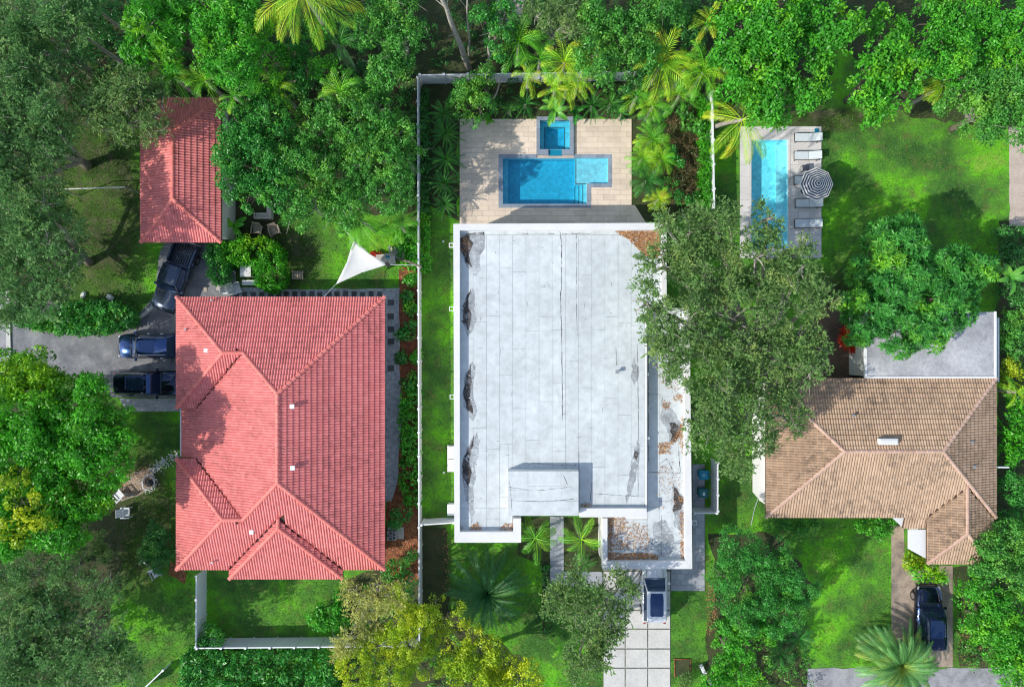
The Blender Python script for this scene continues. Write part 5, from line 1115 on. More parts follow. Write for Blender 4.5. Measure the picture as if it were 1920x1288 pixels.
# ------------------------------------------------------------------ low cover that nobody could count
def cover(name, polys, per, z0, z1, sty, mat, excl=(), kindn='stuff'):
    Cs = []
    for poly in polys:
        w = ppoly(poly); X, Y = scatter(w, int(area(w) * per))
        for e_ in excl:
            k = ~in_poly(X, Y, e_); X, Y = X[k], Y[k]
        Cs.append(np.stack([X, Y, rng.uniform(z0, z1, len(X))], 1))
    C = np.concatenate(Cs); N = unit(np.stack([rng.normal(0, .3, len(C)), rng.normal(0, .3, len(C)), np.ones(len(C))], 1)); V, val = crown_leaves(C, N, sty)
    me = np_mesh(name, V, 4, val); return tag(link_mesh(name, me, M[mat]), kind='stuff')
cover('undergrowth', [[(120, 0), (820, 0), (780, 140), (780, 400), (560, 400), (430, 380), (415, 230), (330, 150), (130, 150)], [(80, 0), (420, 0), (420, 180), (130, 230), (80, 120)]], 2.2, .2, 1.3, 'ball', 'dark')
cover('undergrowth', [[(790, 0), (1340, 0), (1330, 60), (1100, 60), (940, 120), (800, 130)], [(940, 100), (1340, 0), (1335, 190), (1190, 200), (1190, 135), (945, 138)], [(862, 150), (1180, 150), (1180, 218), (862, 220)], [(1360, 0), (1600, 0), (1580, 120), (1400, 200)], [(1720, 0), (1920, 0), (1920, 220), (1790, 180)]], 1.6, .2, 1.0, 'ball', 'dark')
cover('undergrowth', [[(1335, 1010), (1520, 1120), (1500, 1200), (1520, 1288), (1330, 1288)], [(1790, 1070), (1920, 1000), (1920, 1250), (1800, 1250)], [(1876, 600), (1920, 600), (1920, 1060), (1880, 1060)], [(650, 1110), (720, 1090), (830, 1160), (980, 1288), (630, 1288)]], 2.0, .15, .8, 'ball', 'mid')
cover('undergrowth', [[(0, 1080), (230, 1080), (220, 1288), (0, 1288)], [(0, 0), (110, 0), (110, 560), (0, 560)]], 1.1, .2, .9, 'ball', 'oak_dark')
def litter(name, spec, mat_cols, z, size=.11, zz=None):
    Vs = []; A = []
    for poly, per in spec:
        w = ppoly(poly, z); X, Y = scatter(w, int(area(w) * per * 1.8)); n = len(X); th = rng.uniform(0, 6.28, n); L = size * rng.uniform(.6, 1.4, n); W = L * rng.uniform(.3, .55, n)
        ax = np.stack([np.cos(th), np.sin(th), rng.normal(0, .25, n)], 1); sd = unit(np.stack([-np.sin(th), np.cos(th), rng.normal(0, .25, n)], 1))
        b_ = np.stack([X, Y, z + .012 + rng.uniform(0, .035, n)], 1); Vs.append(leaf_quads(b_, ax, sd, L, W, 0)); A.append(rng.uniform(0, 1, n))
    me = np_mesh(name, np.concatenate(Vs), 4, np.concatenate(A)); return tag(link_mesh(name, me, M[mat_cols]), kind='stuff')
M['litter'] = leaf_mat('dry_leaf_litter', (.17, .07, .04), (.42, .20, .12), (.55, .32, .18), .4, trans=0, nscale=1.5)
litter('roof_leaf_litter', [([(1153, 431), (1240, 431), (1240, 480), (1222, 486), (1208, 478), (1180, 450), (1160, 438)], 420), ([(864, 446), (876, 443), (882, 460), (874, 480), (864, 470)], 90), ([(883, 985), (895, 980), (905, 992), (890, 996), (882, 992)], 220), ([(936, 992), (945, 982), (962, 980), (962, 996), (940, 996)], 200), ([(863, 985), (868, 990), (866, 996), (863, 996)], 150), ([(1088, 945), (1106, 942), (1110, 950), (1090, 952)], 180)], 'litter', ZR)
litter('low_roof_leaf_litter', [([(1235, 830), (1256, 828), (1258, 850), (1234, 850)], 230), ([(1244, 752), (1256, 756), (1252, 768), (1242, 764)], 200), ([(1262, 740), (1280, 742), (1278, 752), (1262, 750)], 150), ([(1278, 780), (1282, 780), (1282, 860), (1274, 830)], 120),
                               ([(1275, 800), (1281, 790), (1275, 820), (1260, 836), (1256, 832)], 160), ([(1270, 930), (1288, 932), (1287, 942), (1274, 940)], 200),
                               ([(1140, 968), (1170, 968), (1168, 1010), (1180, 1030), (1150, 1030), (1141, 1040)], 110), ([(1141, 1036), (1200, 1036), (1235, 1040), (1234, 1049), (1141, 1049)], 300), ([(1165, 975), (1215, 985), (1220, 1030), (1175, 1030)], 70), ([(1140, 970), (1150, 970), (1146, 1048), (1140, 1048)], 150), ([(1274, 960), (1284, 960), (1284, 1048), (1276, 1048)], 130), ([(1215, 590), (1282, 600), (1282, 760), (1225, 700)], 20), ([(1232, 870), (1262, 860), (1282, 900), (1262, 960), (1236, 960)], 14)], 'litter', ZL)
litter('ground_leaf_litter', [([(752, 505), (782, 505), (782, 640), (756, 640)], 60), ([(730, 930), (783, 930), (783, 1040), (730, 1040)], 70), ([(225, 885), (275, 872), (290, 895), (262, 925), (222, 925)], 60), ([(320, 1050), (350, 1075), (340, 1090), (320, 1075)], 70), ([(1250, 210), (1312, 200), (1312, 385), (1245, 380)], 40), ([(1325, 1090), (1345, 1100), (1345, 1180), (1325, 1190)], 45), ([(830, 990), (838, 990), (845, 1110), (832, 1110)], 30), ([(60, 612), (240, 620), (240, 628), (60, 622)], 30), ([(1790, 1150), (1880, 1100), (1880, 1250), (1800, 1250)], 14), ([(0, 480), (130, 520), (120, 570), (0, 570)], 12)], 'litter', 0)
# grass blades on the lawns
GL = [[(108, 230), (262, 230), (262, 455), (312, 458), (285, 560), (255, 590), (235, 568), (130, 565), (108, 470)], [(535, 400), (760, 430), (745, 500), (748, 532), (620, 540), (540, 538), (532, 480)], [(792, 400), (850, 430), (851, 975), (792, 975)], [(205, 775), (333, 775), (333, 870), (240, 860)], [(250, 930), (333, 890), (333, 1000), (360, 1080), (363, 1288), (250, 1288), (215, 1100)], [(375, 1080), (650, 1088), (640, 1195), (375, 1195)],
      [(835, 1018), (1015, 1025), (1015, 1288), (985, 1288), (850, 1150)], [(1020, 1190), (1129, 1110), (1129, 1288), (1000, 1288)], [(1258, 1110), (1326, 1110), (1328, 1200), (1322, 1288), (1258, 1288)], [(1542, 215), (1700, 215), (1780, 190), (1888, 250), (1888, 420), (1872, 580), (1600, 560), (1542, 480)], [(1346, 205), (1385, 205), (1385, 430), (1346, 430)], [(1346, 870), (1420, 870), (1436, 975), (1670, 985), (1670, 1248), (1530, 1248), (1545, 1110), (1460, 1000), (1346, 1000)], [(1788, 1060), (1835, 1100), (1830, 1248), (1788, 1248)]]
Vs = []; A = []
ex = [ppoly(p_) for p_ in ([(1533, 575), (1700, 575), (1700, 712), (1533, 712)],)]
for poly in GL:
    w = ppoly(poly); n = int(area(w) * 85); X, Y = scatter(w, n)
    for e_ in ex:
        k = ~in_poly(X, Y, e_); X, Y = X[k], Y[k]
    n = len(X); th = rng.uniform(0, 6.28, n); h = rng.uniform(.03, .09, n); lx, ly = rng.normal(0, .05, n), rng.normal(0, .05, n)
    b_ = np.stack([X, Y, np.zeros(n)], 1); s_ = np.stack([np.cos(th), np.sin(th), np.zeros(n)], 1) * .03
    Vs.append(np.stack([b_ - s_, b_ + s_, b_ + np.stack([lx, ly, h], 1)], 1).reshape(-1, 3)); A.append(rng.uniform(0, 1, n))
M['blade'] = leaf_mat('grass_blades', (.035, .10, .02), (.09, .25, .03), (.2, .30, .055), .4, trans=.3, nscale=.3)
tag(link_mesh('grass', np_mesh('grass', np.concatenate(Vs), 3, np.concatenate(A)), M['blade']), kind='stuff')
print('leaves', NLEAF[0], 'grass', sum(len(v) for v in Vs) // 3)
# ------------------------------------------------------------------ fences
def fence(name, label, p0, p1, z=1.8, step=1.8, face=None, group=None, sag=None):
    a = Vector(P(*p0, z)); b = Vector(P(*p1, z)); a.z = b.z = 0; d = b - a; L = d.length; n = max(1, round(L / step)); ang = math.atan2(d.y, d.x)
    t = thing(name, label, 'fence', a, ang, group); s = L / n
    pm = MB().box(.07, s - .07, -.02, .02, .05, z - .09); pme = None
    for i in range(n):
        if pme is None:
            o = pm.build('panel', M['white'], t); pme = o.data
            rm = MB().box(.066, s - .066, -.045, .045, z - .09, z).build('rail', M['white'], t); rme = rm.data
        else:
            link_mesh('panel', pme, None, t, (i * s, 0, 0)); link_mesh('rail', rme, None, t, (i * s, 0, 0))
    po_ = None
    for i in range(n + 1):
        if po_ is None:
            po_ = MB().box(-.065, .065, -.065, .065, -.05, z + .06).build('post', M['white'], t); cp = MB().box(-.085, .085, -.085, .085, z + .061, z + .09).build('post_cap', M['white'], po_)
        else:
            q_ = link_mesh('post', po_.data, None, t, (i * s, 0, 0)); link_mesh('post_cap', cp.data, None, q_)
    return t
fence('long_fence', 'long straight white vinyl fence between the red house and the white house', (783, 146), (786, 1210))
fence('back_fence', 'white vinyl fence running behind the pool deck, partly hidden by palms', (787, 141), (1192, 135))
fence('side_fence', 'short white fence between the brown brush and the side pool', (1336, 172), (1340, 400))
fence('corner_fence', 'short white fence running down from the lower left corner of the red roof', (368, 1080), (367, 1212))
fence('front_fence', 'white vinyl fence along the front of the red house lawn above the dark hedge', (369, 1215), (780, 1211))
fence('gate_fence', 'short white gate joining the long fence to the white house corner', (790, 984), (850, 980))
fence('bin_fence', 'white fence along the right side of the trash bins', (1346, 868), (1346, 958), step=1.3)
fence('bin_fence', 'short white fence closing off the trash bins at the bottom', (1303, 962), (1344, 962), step=1.7)
fence('low_screen', 'grey-white screen panel lying across the bottom left near the hedge', (268, 1292), (306, 1256), z=1.2)

# ------------------------------------------------------------------ vehicles
def quadpanel(parent, name, mat, a, b, c, d, m=(.04, .04), off=.012, th=.01):
    """panel on the bilinear face a,b,c,d with margins, slightly proud"""
    a, b, c, d = map(Vector, (a, b, c, d)); mu, mv = m; nrm = (b - a).cross(d - a).normalized()
    def q(u, v): return a * (1 - u) * (1 - v) + b * u * (1 - v) + c * u * v + d * (1 - u) * v
    P4 = [q(mu, mv), q(1 - mu, mv), q(1 - mu, 1 - mv), q(mu, 1 - mv)]
    mb = MB().add([p + nrm * (off - th) for p in P4] + [p + nrm * off for p in P4], [(3, 2, 1, 0), (4, 5, 6, 7), (0, 1, 5, 4), (1, 2, 6, 5), (2, 3, 7, 6), (3, 0, 4, 7)])
    return mb.build(name, mat, parent)
def vehicle(name, label, cat, px, py, rz, paint, L=4.75, W=1.92, Ht=1.72, kind='suv', roofglass=False, group=None, rails=True):
    x, y, _ = P(px, py, 1.0); t = thing(name, label, cat, (x, y, 0), rz, group); pm = M[paint]
    belt = 1.0 if kind != 'pickup' else 1.12
    st = {'suv': [(-.5, .33, .70), (-.494, .40, .86), (-.475, .452, .96), (-.43, .482, belt), (-.25, .497, belt + .01), (0, .5, belt), (.22, .498, belt - .01), (.30, .494, belt - .03), (.38, .484, belt - .07), (.43, .465, belt - .12), (.465, .43, belt - .18), (.487, .38, belt - .27), (.5, .30, belt - .42)],
          'pickup': [(.135, .5, belt + .005), (.17, .5, belt), (.30, .5, belt), (.40, .495, belt - .04), (.465, .46, belt - .10), (.49, .42, belt - .25), (.5, .36, belt - .5)]}[kind]
    if kind == 'pickup': st = [(-.17, .495, belt)] + [(-.168, .495, belt + .001), (.0, .5, belt + .003)] + st
    m = MB(); ns = 11; z0 = .34
    for fx, fw, zt in st:
        X = fx * L; w = fw * W; crown = .05 if fx > .2 else .03
        half = [(w * .9, z0), (w * .995, z0 + .14), (w, zt - .22), (w * .975, zt - .07), (w * .90, zt)]
        ring = [(-a, b) for a, b in half] + [(0, zt + crown)] + [(a, b) for a, b in half[::-1]]
        m.v += [(X, a, b) for a, b in ring]
    for i in range(len(st) - 1):
        for k in range(ns): m.f.append((i * ns + k, (i + 1) * ns + k, (i + 1) * ns + (k + 1) % ns, i * ns + (k + 1) % ns))
    m.f.append(tuple(range(ns))); m.f.append(tuple((len(st) - 1) * ns + k for k in range(ns))[::-1])
    body = m.build('body', pm, t, smooth=True)
    mod = body.modifiers.new('edge', 'EDGE_SPLIT'); mod.split_angle = R(50)
    # bonnet seam line, bumpers, wheels
    MB().box(L * .475, L * .505, -W * .40, W * .40, .36, .52).build('front_bumper', M['black'], t, bevel=.02)
    for sx in (-.31, .315):
        for sy in (-1, 1):
            w_ = MB().tube([(0, -.11, 0), (0, .11, 0)], .36, 20).build('wheel', M['tyre'], t, loc=(sx * L, sy * (W / 2 - .10), .36))
            MB().tube([(0, -.115, 0), (0, .115, 0)], .23, 14).build('rim', M['alloy'], w_)
    # cabin
    if kind == 'suv': bx0, bx1, rx0, rx1 = -.475 * L, .24 * L, -.405 * L, .075 * L
    else: bx0, bx1, rx0, rx1 = -.165 * L, .22 * L, -.145 * L, .10 * L
    bw, rw = W * .455, W * .375; zb = belt - .02
    B = [(bx0, -bw, zb), (bx1, -bw, zb), (bx1, bw, zb), (bx0, bw, zb)]; T_ = [(rx0, -rw, Ht - .04), (rx1, -rw, Ht - .04), (rx1, rw, Ht - .04), (rx0, rw, Ht - .04)]
    MB().add(B + T_, [(3, 2, 1, 0), (4, 5, 6, 7), (0, 1, 5, 4), (1, 2, 6, 5), (2, 3, 7, 6), (3, 0, 4, 7)]).build('cabin', pm, t, bevel=.06)
    g = M['carglass']
    quadpanel(t, 'windscreen', g, B[1], B[2], T_[2], T_[1], (.05, .04)); quadpanel(t, 'rear_window', g, B[3], B[0], T_[0], T_[3], (.07, .08))
    quadpanel(t, 'side_window', g, B[0], B[1], T_[1], T_[0], (.04, .12)); quadpanel(t, 'side_window', g, B[2], B[3], T_[3], T_[2], (.04, .12))
    r = MB(); nx = 6
    prof_ = [(-1, 0), (-.86, .035), (-.4, .06), (0, .068), (.4, .06), (.86, .035), (1, 0)]
    for i in range(nx + 1):
        s = i / nx; X = rx0 - .03 + (rx1 - rx0 + .06) * s; ww = rw * (1.0 if 0 < i < nx else .90); e_ = 0 if 0 < i < nx else -.03
        r.v += [(X, a * ww, Ht - .045 + h + e_) for a, h in prof_]
    for i in range(nx):
        for k in range(6): r.f.append((i * 7 + k, (i + 1) * 7 + k, (i + 1) * 7 + k + 1, i * 7 + k + 1))
    r.build('roof', pm, t, smooth=True)
    if roofglass:
        l = MB(); xa, xb = rx0 + (.42 if roofglass == 1 else .9) * 1.0, rx1 - .12; l.prism([(xa, -rw * .58), (xa + .12, -rw * .68), (xb - .5, -rw * .70), (xb - .08, -rw * .64), (xb, -rw * .6), (xb, rw * .6), (xb - .08, rw * .64), (xb - .5, rw * .70), (xa + .12, rw * .68), (xa, rw * .58)], Ht - .02, Ht + .028); l.build('sunroof', g, t, bevel=.03)
    if rails:
        for sy in (-1, 1): MB().tube([(rx0 + .1, sy * rw * .93, Ht - .02), (rx0 + .2, sy * rw * .93, Ht + .06), (rx1 - .3, sy * rw * .93, Ht + .06), (rx1 - .15, sy * rw * .93, Ht - .02)], .022, 6).build('roof_rail', M['chrome'], t)
    for sy in (-1, 1):
        MB().box(-.10, .10, -.11, .11, -.07, .07).build('wing_mirror', pm, t, loc=(bx1 - .35, sy * (W / 2 + .10), belt + .04), bevel=.03)
        MB().box(-.10, .14, -.16, .16, -.05, .05).build('headlight', M['lamp_clear'], t, loc=(L * .452, sy * W * .36, belt - .24), rot=(0, .35, -sy * .5), bevel=.02)
        MB().box(-.04, .03, -.12, .12, -.09, .09).build('rear_light', M['lamp_red'], t, loc=(-L * .492, sy * W * .385, belt - .17), rot=(0, 0, sy * .35), bevel=.02)
        MB().tube([(L * .27, sy * W * .33, belt + .0), (L * .37, sy * W * .32, belt - .035), (L * .45, sy * W * .27, belt - .13)], .012, 4).build('bonnet_crease', M['black'], t)
        for dx in (-.02, -.24): MB().box(dx * L - .1, dx * L + .1, sy * W / 2 - .03, sy * W / 2 + .02, .84, .88).build('door_handle', M['chrome'], t)
    MB().box(bx1 + .02, bx1 + .06, -bw * .9, bw * .9, belt + .015, belt + .035).build('wiper_panel', M['black'], t)
    if kind == 'pickup':
        xb0, xb1, w = -L / 2, -.172 * L, W * .49; bd = MB()
        bd.box(xb0, xb1, -w, w, .45, .72); bd.box(xb0, xb1, w - .13, w, .721, belt + .02).box(xb0, xb1, -w, -w + .13, .721, belt + .02).box(xb0, xb0 + .08, -w + .131, w - .131, .721, belt + .01).box(xb1 - .07, xb1, -w + .131, w - .131, .721, belt + .01)
        bd.build('cargo_bed', pm, t, bevel=.02)
        for i in range(8): MB().box(xb0 + .1, xb1 - .09, -w + .18 + i * .19, -w + .27 + i * .19, .722, .745).build('bed_rib', M['black'], t)
        MB().box(xb0 - .12, xb0 - .005, -w * .9, w * .9, .42, .60).build('rear_bumper', M['chrome'], t, bevel=.02)
    else:
        MB().box(-L / 2 - .03, -L / 2 + .05, -W * .36, W * .36, .40, .55).build('rear_bumper', M['black'], t, bevel=.02)
    return t
vehicle('parked_car', 'dark blue SUV parked nose left against the red house, upper one of two', 'car', 274, 649, math.pi, 'navy', L=4.75, rails=True, roofglass=2)
vehicle('parked_car', 'black SUV parked nose in under the red roof eave, lower one of two', 'car', 274, 719, 0, 'blackpaint', L=5.1, W=1.98, Ht=1.85, roofglass=2)
vehicle('pickup_truck', 'dark pickup truck with open cargo bed between garage and red house', 'pickup truck', 326, 519, math.atan2(-125, -47) + .0, 'steelblue', L=5.75, W=2.03, Ht=1.9, kind='pickup', rails=False)
vehicle('parked_car', 'pale silver SUV with dark glass roof on the concrete driveway under the white roof edge', 'car', 1228, 1112, math.pi / 2, 'silverpaint', L=4.85, W=2.0, roofglass=1, rails=False)
vehicle('parked_car', 'dark blue-black SUV on the brown path beside the pale cycad', 'car', 1745, 1160, math.pi / 2, 'blackpaint', L=5.05, W=2.05, Ht=1.88, roofglass=2)

# ------------------------------------------------------------------ furniture and small things
def lounger(px, py, label, group='loungers beside the turquoise pool'):
    x, y, _ = P(px, py, .4); t = thing('sun_lounger', label, 'sun lounger', (x, y, .075), 0, group)
    MB().box(-1.05, -1.0, -.33, .33, .30, .34).box(-1.0, 1.05, -.36, -.32, .30, .34).box(-1.0, 1.05, .32, .36, .30, .34).box(1.0, 1.05, -.31, .31, .30, .34).build('frame', M['black'], t)
    MB().box(-.98, .10, -.31, .31, .345, .365).build('seat', M['cloth_grey'], t)
    MB().add([(.13, -.31, .35), (1.06, -.31, .62), (1.06, .31, .62), (.13, .31, .35), (.13, -.31, .37), (1.06, -.31, .64), (1.06, .31, .64), (.13, .31, .37)], [(3, 2, 1, 0), (4, 5, 6, 7), (0, 1, 5, 4), (1, 2, 6, 5), (2, 3, 7, 6), (3, 0, 4, 7)]).build('backrest', M['cloth_grey'], t)
    for lx in (-.9, .85):
        for ly in (-.34, .34): MB().box(lx - .02, lx + .02, ly - .02, ly + .02, 0, .299).build('leg', M['black'], t)
    return t
lounger(1514, 258, 'white sun lounger at the top end of the row beside the blue towel'); lounger(1513, 292, 'white sun lounger just below the topmost one beside the pool'); lounger(1513, 338, 'white sun lounger half hidden under the striped umbrella')
lounger(1515, 381, 'pale sling lounger just below the striped umbrella'); lounger(1514, 419, 'pale sling lounger at the lower end of the row near the oak branches')
t = thing('towel', 'small blue towel on the deck beside the topmost lounger', 'towel', P(1531, 245, .1)); MB().box(-.16, .16, -.14, .14, 0, .05).box(-.08, .08, -.07, .07, .051, .07).build('folded_towel', M['plastic_blue'], t, bevel=.01)
# umbrella
ux, uy, _ = P(1534, 344, 2.5); um = thing('umbrella', 'round black and white striped parasol above the loungers', 'umbrella', (ux, uy, .075))
MB().cyl(0, 0, 0, 2.62, .03, n=10).build('pole', M['greymetal'], um); MB().cyl(0, 0, 0, .10, .3, .26, 20).build('base', M['black'], um)
Ru, nr = 1.30, 14
def up_pt(k, r, zo=0): a = 2 * math.pi * k / 8 + math.pi / 8 + .39; return (r * math.cos(a), r * math.sin(a), 2.55 - .42 * (r / Ru) ** 1.25 + zo)
for i in range(nr):
    r0, r1 = Ru * i / nr, Ru * (i + 1) / nr; m = MB()
    for k in range(8):
        pts = [up_pt(k, r0), up_pt(k, r1), up_pt(k + 1, r1), up_pt(k + 1, r0)]; lo_ = [(a, b, c - .01) for a, b, c in pts]
        m.add(pts + lo_, [(0, 1, 2, 3), (7, 6, 5, 4), (1, 5, 6, 2)] if i else [(0, 1, 2), (6, 5, 4), (1, 5, 6, 2)])
    m.build('canopy_stripe', M['cloth_white'] if i % 2 else M['navycloth'], um)
for k in range(8): a = up_pt(k, .05, -.03); b = up_pt(k, Ru, -.03); MB().tube([a, b], .012, 4).build('rib', M['greymetal'], um)
MB().cyl(0, 0, 2.56, 2.66, .05, .03, 8).build('finial', M['navycloth'], um)
x, y, _ = P(1511, 315, .5); t = thing('side_table', 'small square dark table between loungers above the striped umbrella', 'table', (x, y, .075), .1)
MB().box(-.27, .27, -.24, .24, .42, .46).build('table_top', M['navycloth'], t, bevel=.01)
for sx in (-.23, .23):
    for sy in (-.2, .2): MB().box(sx - .02, sx + .02, sy - .02, sy + .02, 0, .419).build('leg', M['black'], t)

# shade sail: sagging cloth between three corners
cs = [Vector(P(663, 449, 2.9)), Vector(P(630, 533, 2.6)), Vector(P(727, 496, 2.9))]
sl = thing('shade_sail', 'white triangular shade sail stretched beside the red roof', 'shade sail', (*P(672, 495)[:2], 0)); so_ = sl.location
N_ = 14; m = MB(); idx = {}; cen_ = (cs[0] + cs[1] + cs[2]) / 3
for i in range(N_ + 1):
    for j in range(N_ + 1 - i):
        a, b, c = i / N_, j / N_, 1 - i / N_ - j / N_; p = cs[0] * a + cs[1] * b + cs[2] * c
        pull = 0.34 * (1 - max(a, b, c)) * (1 - 27 * a * b * c) * .9; p = p.lerp(cen_, max(0, pull)); p.z -= 6 * a * b * c + .05 * math.sin(a * 40) * b
        idx[i, j] = len(m.v); m.v.append(tuple(p))
for i in range(N_):
    for j in range(N_ - i):
        m.f.append((idx[i, j], idx[i + 1, j], idx[i, j + 1]))
        if i + j < N_ - 1: m.f.append((idx[i + 1, j], idx[i + 1, j + 1], idx[i, j + 1]))
so2 = m.build('sail_cloth', M['cloth_white'], sl, origin=so_, smooth=True); sm = so2.modifiers.new('s', 'SOLIDIFY'); sm.thickness = .01
MB().tube([cs[1], P(608, 556, 3.1)], .02, 5).build('rope', M['white'], sl, origin=so_); MB().tube([cs[2], P(790, 498, 3.0)], .018, 5).build('rope', M['white'], sl, origin=so_); MB().tube([cs[0], P(645, 430, 3.0)], .02, 5).build('rope', M['white'], sl, origin=so_)
MB().box(-.14, .14, -.2, .2, -.03, .03).build('corner_bracket', M['black'], sl, loc=(cs[2].x - so_.x, cs[2].y - so_.y, cs[2].z), rot=(0, 0, .6))
a = P(742, 485, .0); t = thing('leaning_post', 'dark leaning wooden post crossing over the fence beside the sail', 'post', (a[0], a[1], 0)); b = P(790, 501, 3.6)
MB().tube([a, (a[0] * .5 + b[0] * .5, a[1] * .5 + b[1] * .5 + .1, 1.9), b], [.10, .09, .08], 8).build('pole', M['bark'], t, origin=(a[0], a[1], 0)); 
def chair(label, px, py, rz, mat='wood', frame='wood', group=None, nslat=5, wdt=.33, name='garden_chair'):
    x, y, _ = P(px, py, .4); t = thing(name, label, 'chair', (x, y, 0), rz, group); f = M[frame]; c_ = M[mat]
    for i in range(nslat):
        w_ = wdt * 2 / nslat; MB().box(-.28, .26, -wdt + i * w_ + .012, -wdt + (i + 1) * w_ - .012, .36, .385).build('seat_slat', c_, t)
        MB().add([(-.26, -wdt + i * w_ + .012, .40), (-.26, -wdt + (i + 1) * w_ - .012, .40), (-.48, -wdt + (i + 1) * w_ - .012, .92), (-.48, -wdt + i * w_ + .012, .92), (-.29, -wdt + i * w_ + .012, .40), (-.29, -wdt + (i + 1) * w_ - .012, .40), (-.51, -wdt + (i + 1) * w_ - .012, .92), (-.51, -wdt + i * w_ + .012, .92)], [(0, 1, 2, 3), (7, 6, 5, 4), (0, 4, 5, 1), (1, 5, 6, 2), (2, 6, 7, 3), (3, 7, 4, 0)]).build('back_slat', c_, t)
    for sy in (-1, 1):
        MB().box(-.35, .36, sy * (wdt + .06) - .05, sy * (wdt + .06) + .05, .56, .59).build('armrest', f, t)
        for sx in (-.25, .3): MB().box(sx - .03, sx + .03, sy * (wdt + .05) - .03, sy * (wdt + .05) + .03, 0, .559).build('leg', f, t)
    MB().box(-.30, -.27, -wdt, wdt, .30, .355).box(.24, .27, -wdt, wdt, .30, .355).build('crossbar', f, t)
    return t
chair('wooden armchair with dark seat left of its pair above the hook-shaped hedge', 482, 431, 1.45 + math.pi); chair('wooden armchair with dark seat right of its pair above the hook-shaped hedge', 515, 433, 1.9 + math.pi)
chair('white garden chair lying askew beside the stone fire ring', 222, 928, 2.3, 'white', 'white', nslat=4); chair('white garden chair in the shade below the stone fire ring', 236, 961, 0, 'white', 'white', nslat=3)
chair('pale slatted chair below the dark clipped round bush', 293, 1075, -1.1, 'white', 'greymetal'); 
a = P(271, 1058, .6); t = thing('side_bench', 'thin pale rail seat against the lower edge of the round bush', 'bench', (a[0], a[1], 0), -.6)
MB().box(-.4, .4, -.05, .05, .4, .44).box(-.42, -.36, -.3, .3, .5, .54).build('seat', M['greymetal'], t)
for sx in (-.35, .35): MB().box(sx - .03, sx + .03, -.03, .03, 0, .399).build('leg', M['greymetal'], t)
chair('blue-grey slatted chair between the two hedges beside the patio', 435, 519, 0, 'greymetal', 'greymetal'); chair('white slatted chair on the gravel above the red roof, left one', 428, 541, .05, 'white', 'white', nslat=6); chair('white slatted chair on the gravel above the red roof, tilted right one', 444, 541, .35, 'white', 'white', nslat=6)
chair('blue-grey chair tucked beside the garage corner and banana plant', 426, 447, 1.57, 'greymetal', 'greymetal', nslat=4)
x, y, _ = P(460, 508, .9); t = thing('patio_table', 'square white table inside the hook-shaped hedge', 'table', (x, y, 0))
MB().box(-.44, .44, -.46, .46, .82, .9).build('table_top', M['cloth_white'], t, bevel=.03)
for sx in (-.36, .36):
    for sy in (-.38, .38): MB().box(sx - .04, sx + .04, sy - .04, sy + .04, 0, .819).build('leg', M['white'], t)
x, y, _ = P(468, 530, .45); t = thing('bench', 'low whitewashed bench below the square white table', 'bench', (x, y, 0))
for i in range(3): MB().box(-.62, .62, -.20 + i * .14, -.08 + i * .14, .40, .44).build('seat_slat', M['white'], t)
for sx in (-.5, .5): MB().box(sx - .04, sx + .04, -.16, .16, 0, .399).build('leg', M['wood'], t)
x, y, _ = P(558, 516, .3); t = thing('pallet_bench', 'small slatted wooden bench alone on the shaded lawn', 'bench', (x, y, 0), -.02)
for i in range(7): MB().box(-.46 + i * .132, -.46 + i * .132 + .10, -.33, .33, .26, .30).build('slat', M['wood'], t)
for sy in (-.28, .24): MB().box(-.46, .46, sy, sy + .06, .0, .259).build('runner', M['wood'], t)
x, y, _ = P(490, 400, .4); t = thing('garden_sofa', 'beige L-shaped garden sofa under the edge of the glossy tree', 'sofa', (x, y, 0))
MB().box(-.45, .75, -.35, .05, 0, .42).build('seat', M['beige'], t, bevel=.05); MB().box(.40, .75, .052, .95, 0, .42).build('seat', M['beige'], t, bevel=.05)
MB().box(-.45, .75, -.45, -.352, 0, .72).build('backrest', M['beige'], t, bevel=.03); MB().box(.752, .85, -.45, .95, 0, .72).build('backrest', M['beige'], t, bevel=.03); MB().box(-.55, -.452, -.45, .05, 0, .6).build('armrest', M['beige'], t, bevel=.03)
x, y, _ = P(723, 486, .75); t = thing('picnic_table', 'grey wooden table beneath the palm fronds right of the sail', 'table', (x, y, 0), .1)
for i in range(5): MB().box(-.75, .75, -.42 + i * .17, -.27 + i * .17, .70, .74).build('plank', M['beige'], t)
for sx in (-.6, .6): MB().box(sx - .04, sx + .04, -.3, .3, 0, .699).build('leg', M['wood'], t)
for px, py, r_, lb in ((738, 469, .1, 'grey chair above the right end of the picnic table'), (748, 477, 1.2, 'grey chair by the right end of the picnic table under the leaning post')): chair(lb, px, py, math.pi / 2 + r_, 'beige', 'greymetal', nslat=3, wdt=.24)
a = P(727, 482, .76); t = thing('blue_bag', 'small bright blue bag on the grey table by the sail', 'bag', a); MB().box(-.14, .14, -.10, .10, 0, .12).tube([(-.08, 0, .11), (0, 0, .2), (.08, 0, .11)], .012, 5).build('bag_body', M['plastic_blue'], t, bevel=.02)
a = P(703, 478, .4); t = thing('planter', 'terracotta planter of red flowers beside the shade sail edge', 'planter', (a[0], a[1], 0)); MB().cyl(0, 0, 0, .35, .18, .24, 14).build('pot', M['redcap'], t)
C_ = np.array([[random.gauss(a[0], .15), random.gauss(a[1], .15), .42] for _ in range(12)]); V_, v_ = crown_leaves(C_, unit(np.tile([[0, 0, 1.0]], (12, 1)) + rng.normal(0, .2, (12, 3))), 'star'); leaf_object('flowers', V_, v_, M['red_leaf'], t, (a[0], a[1], 0))
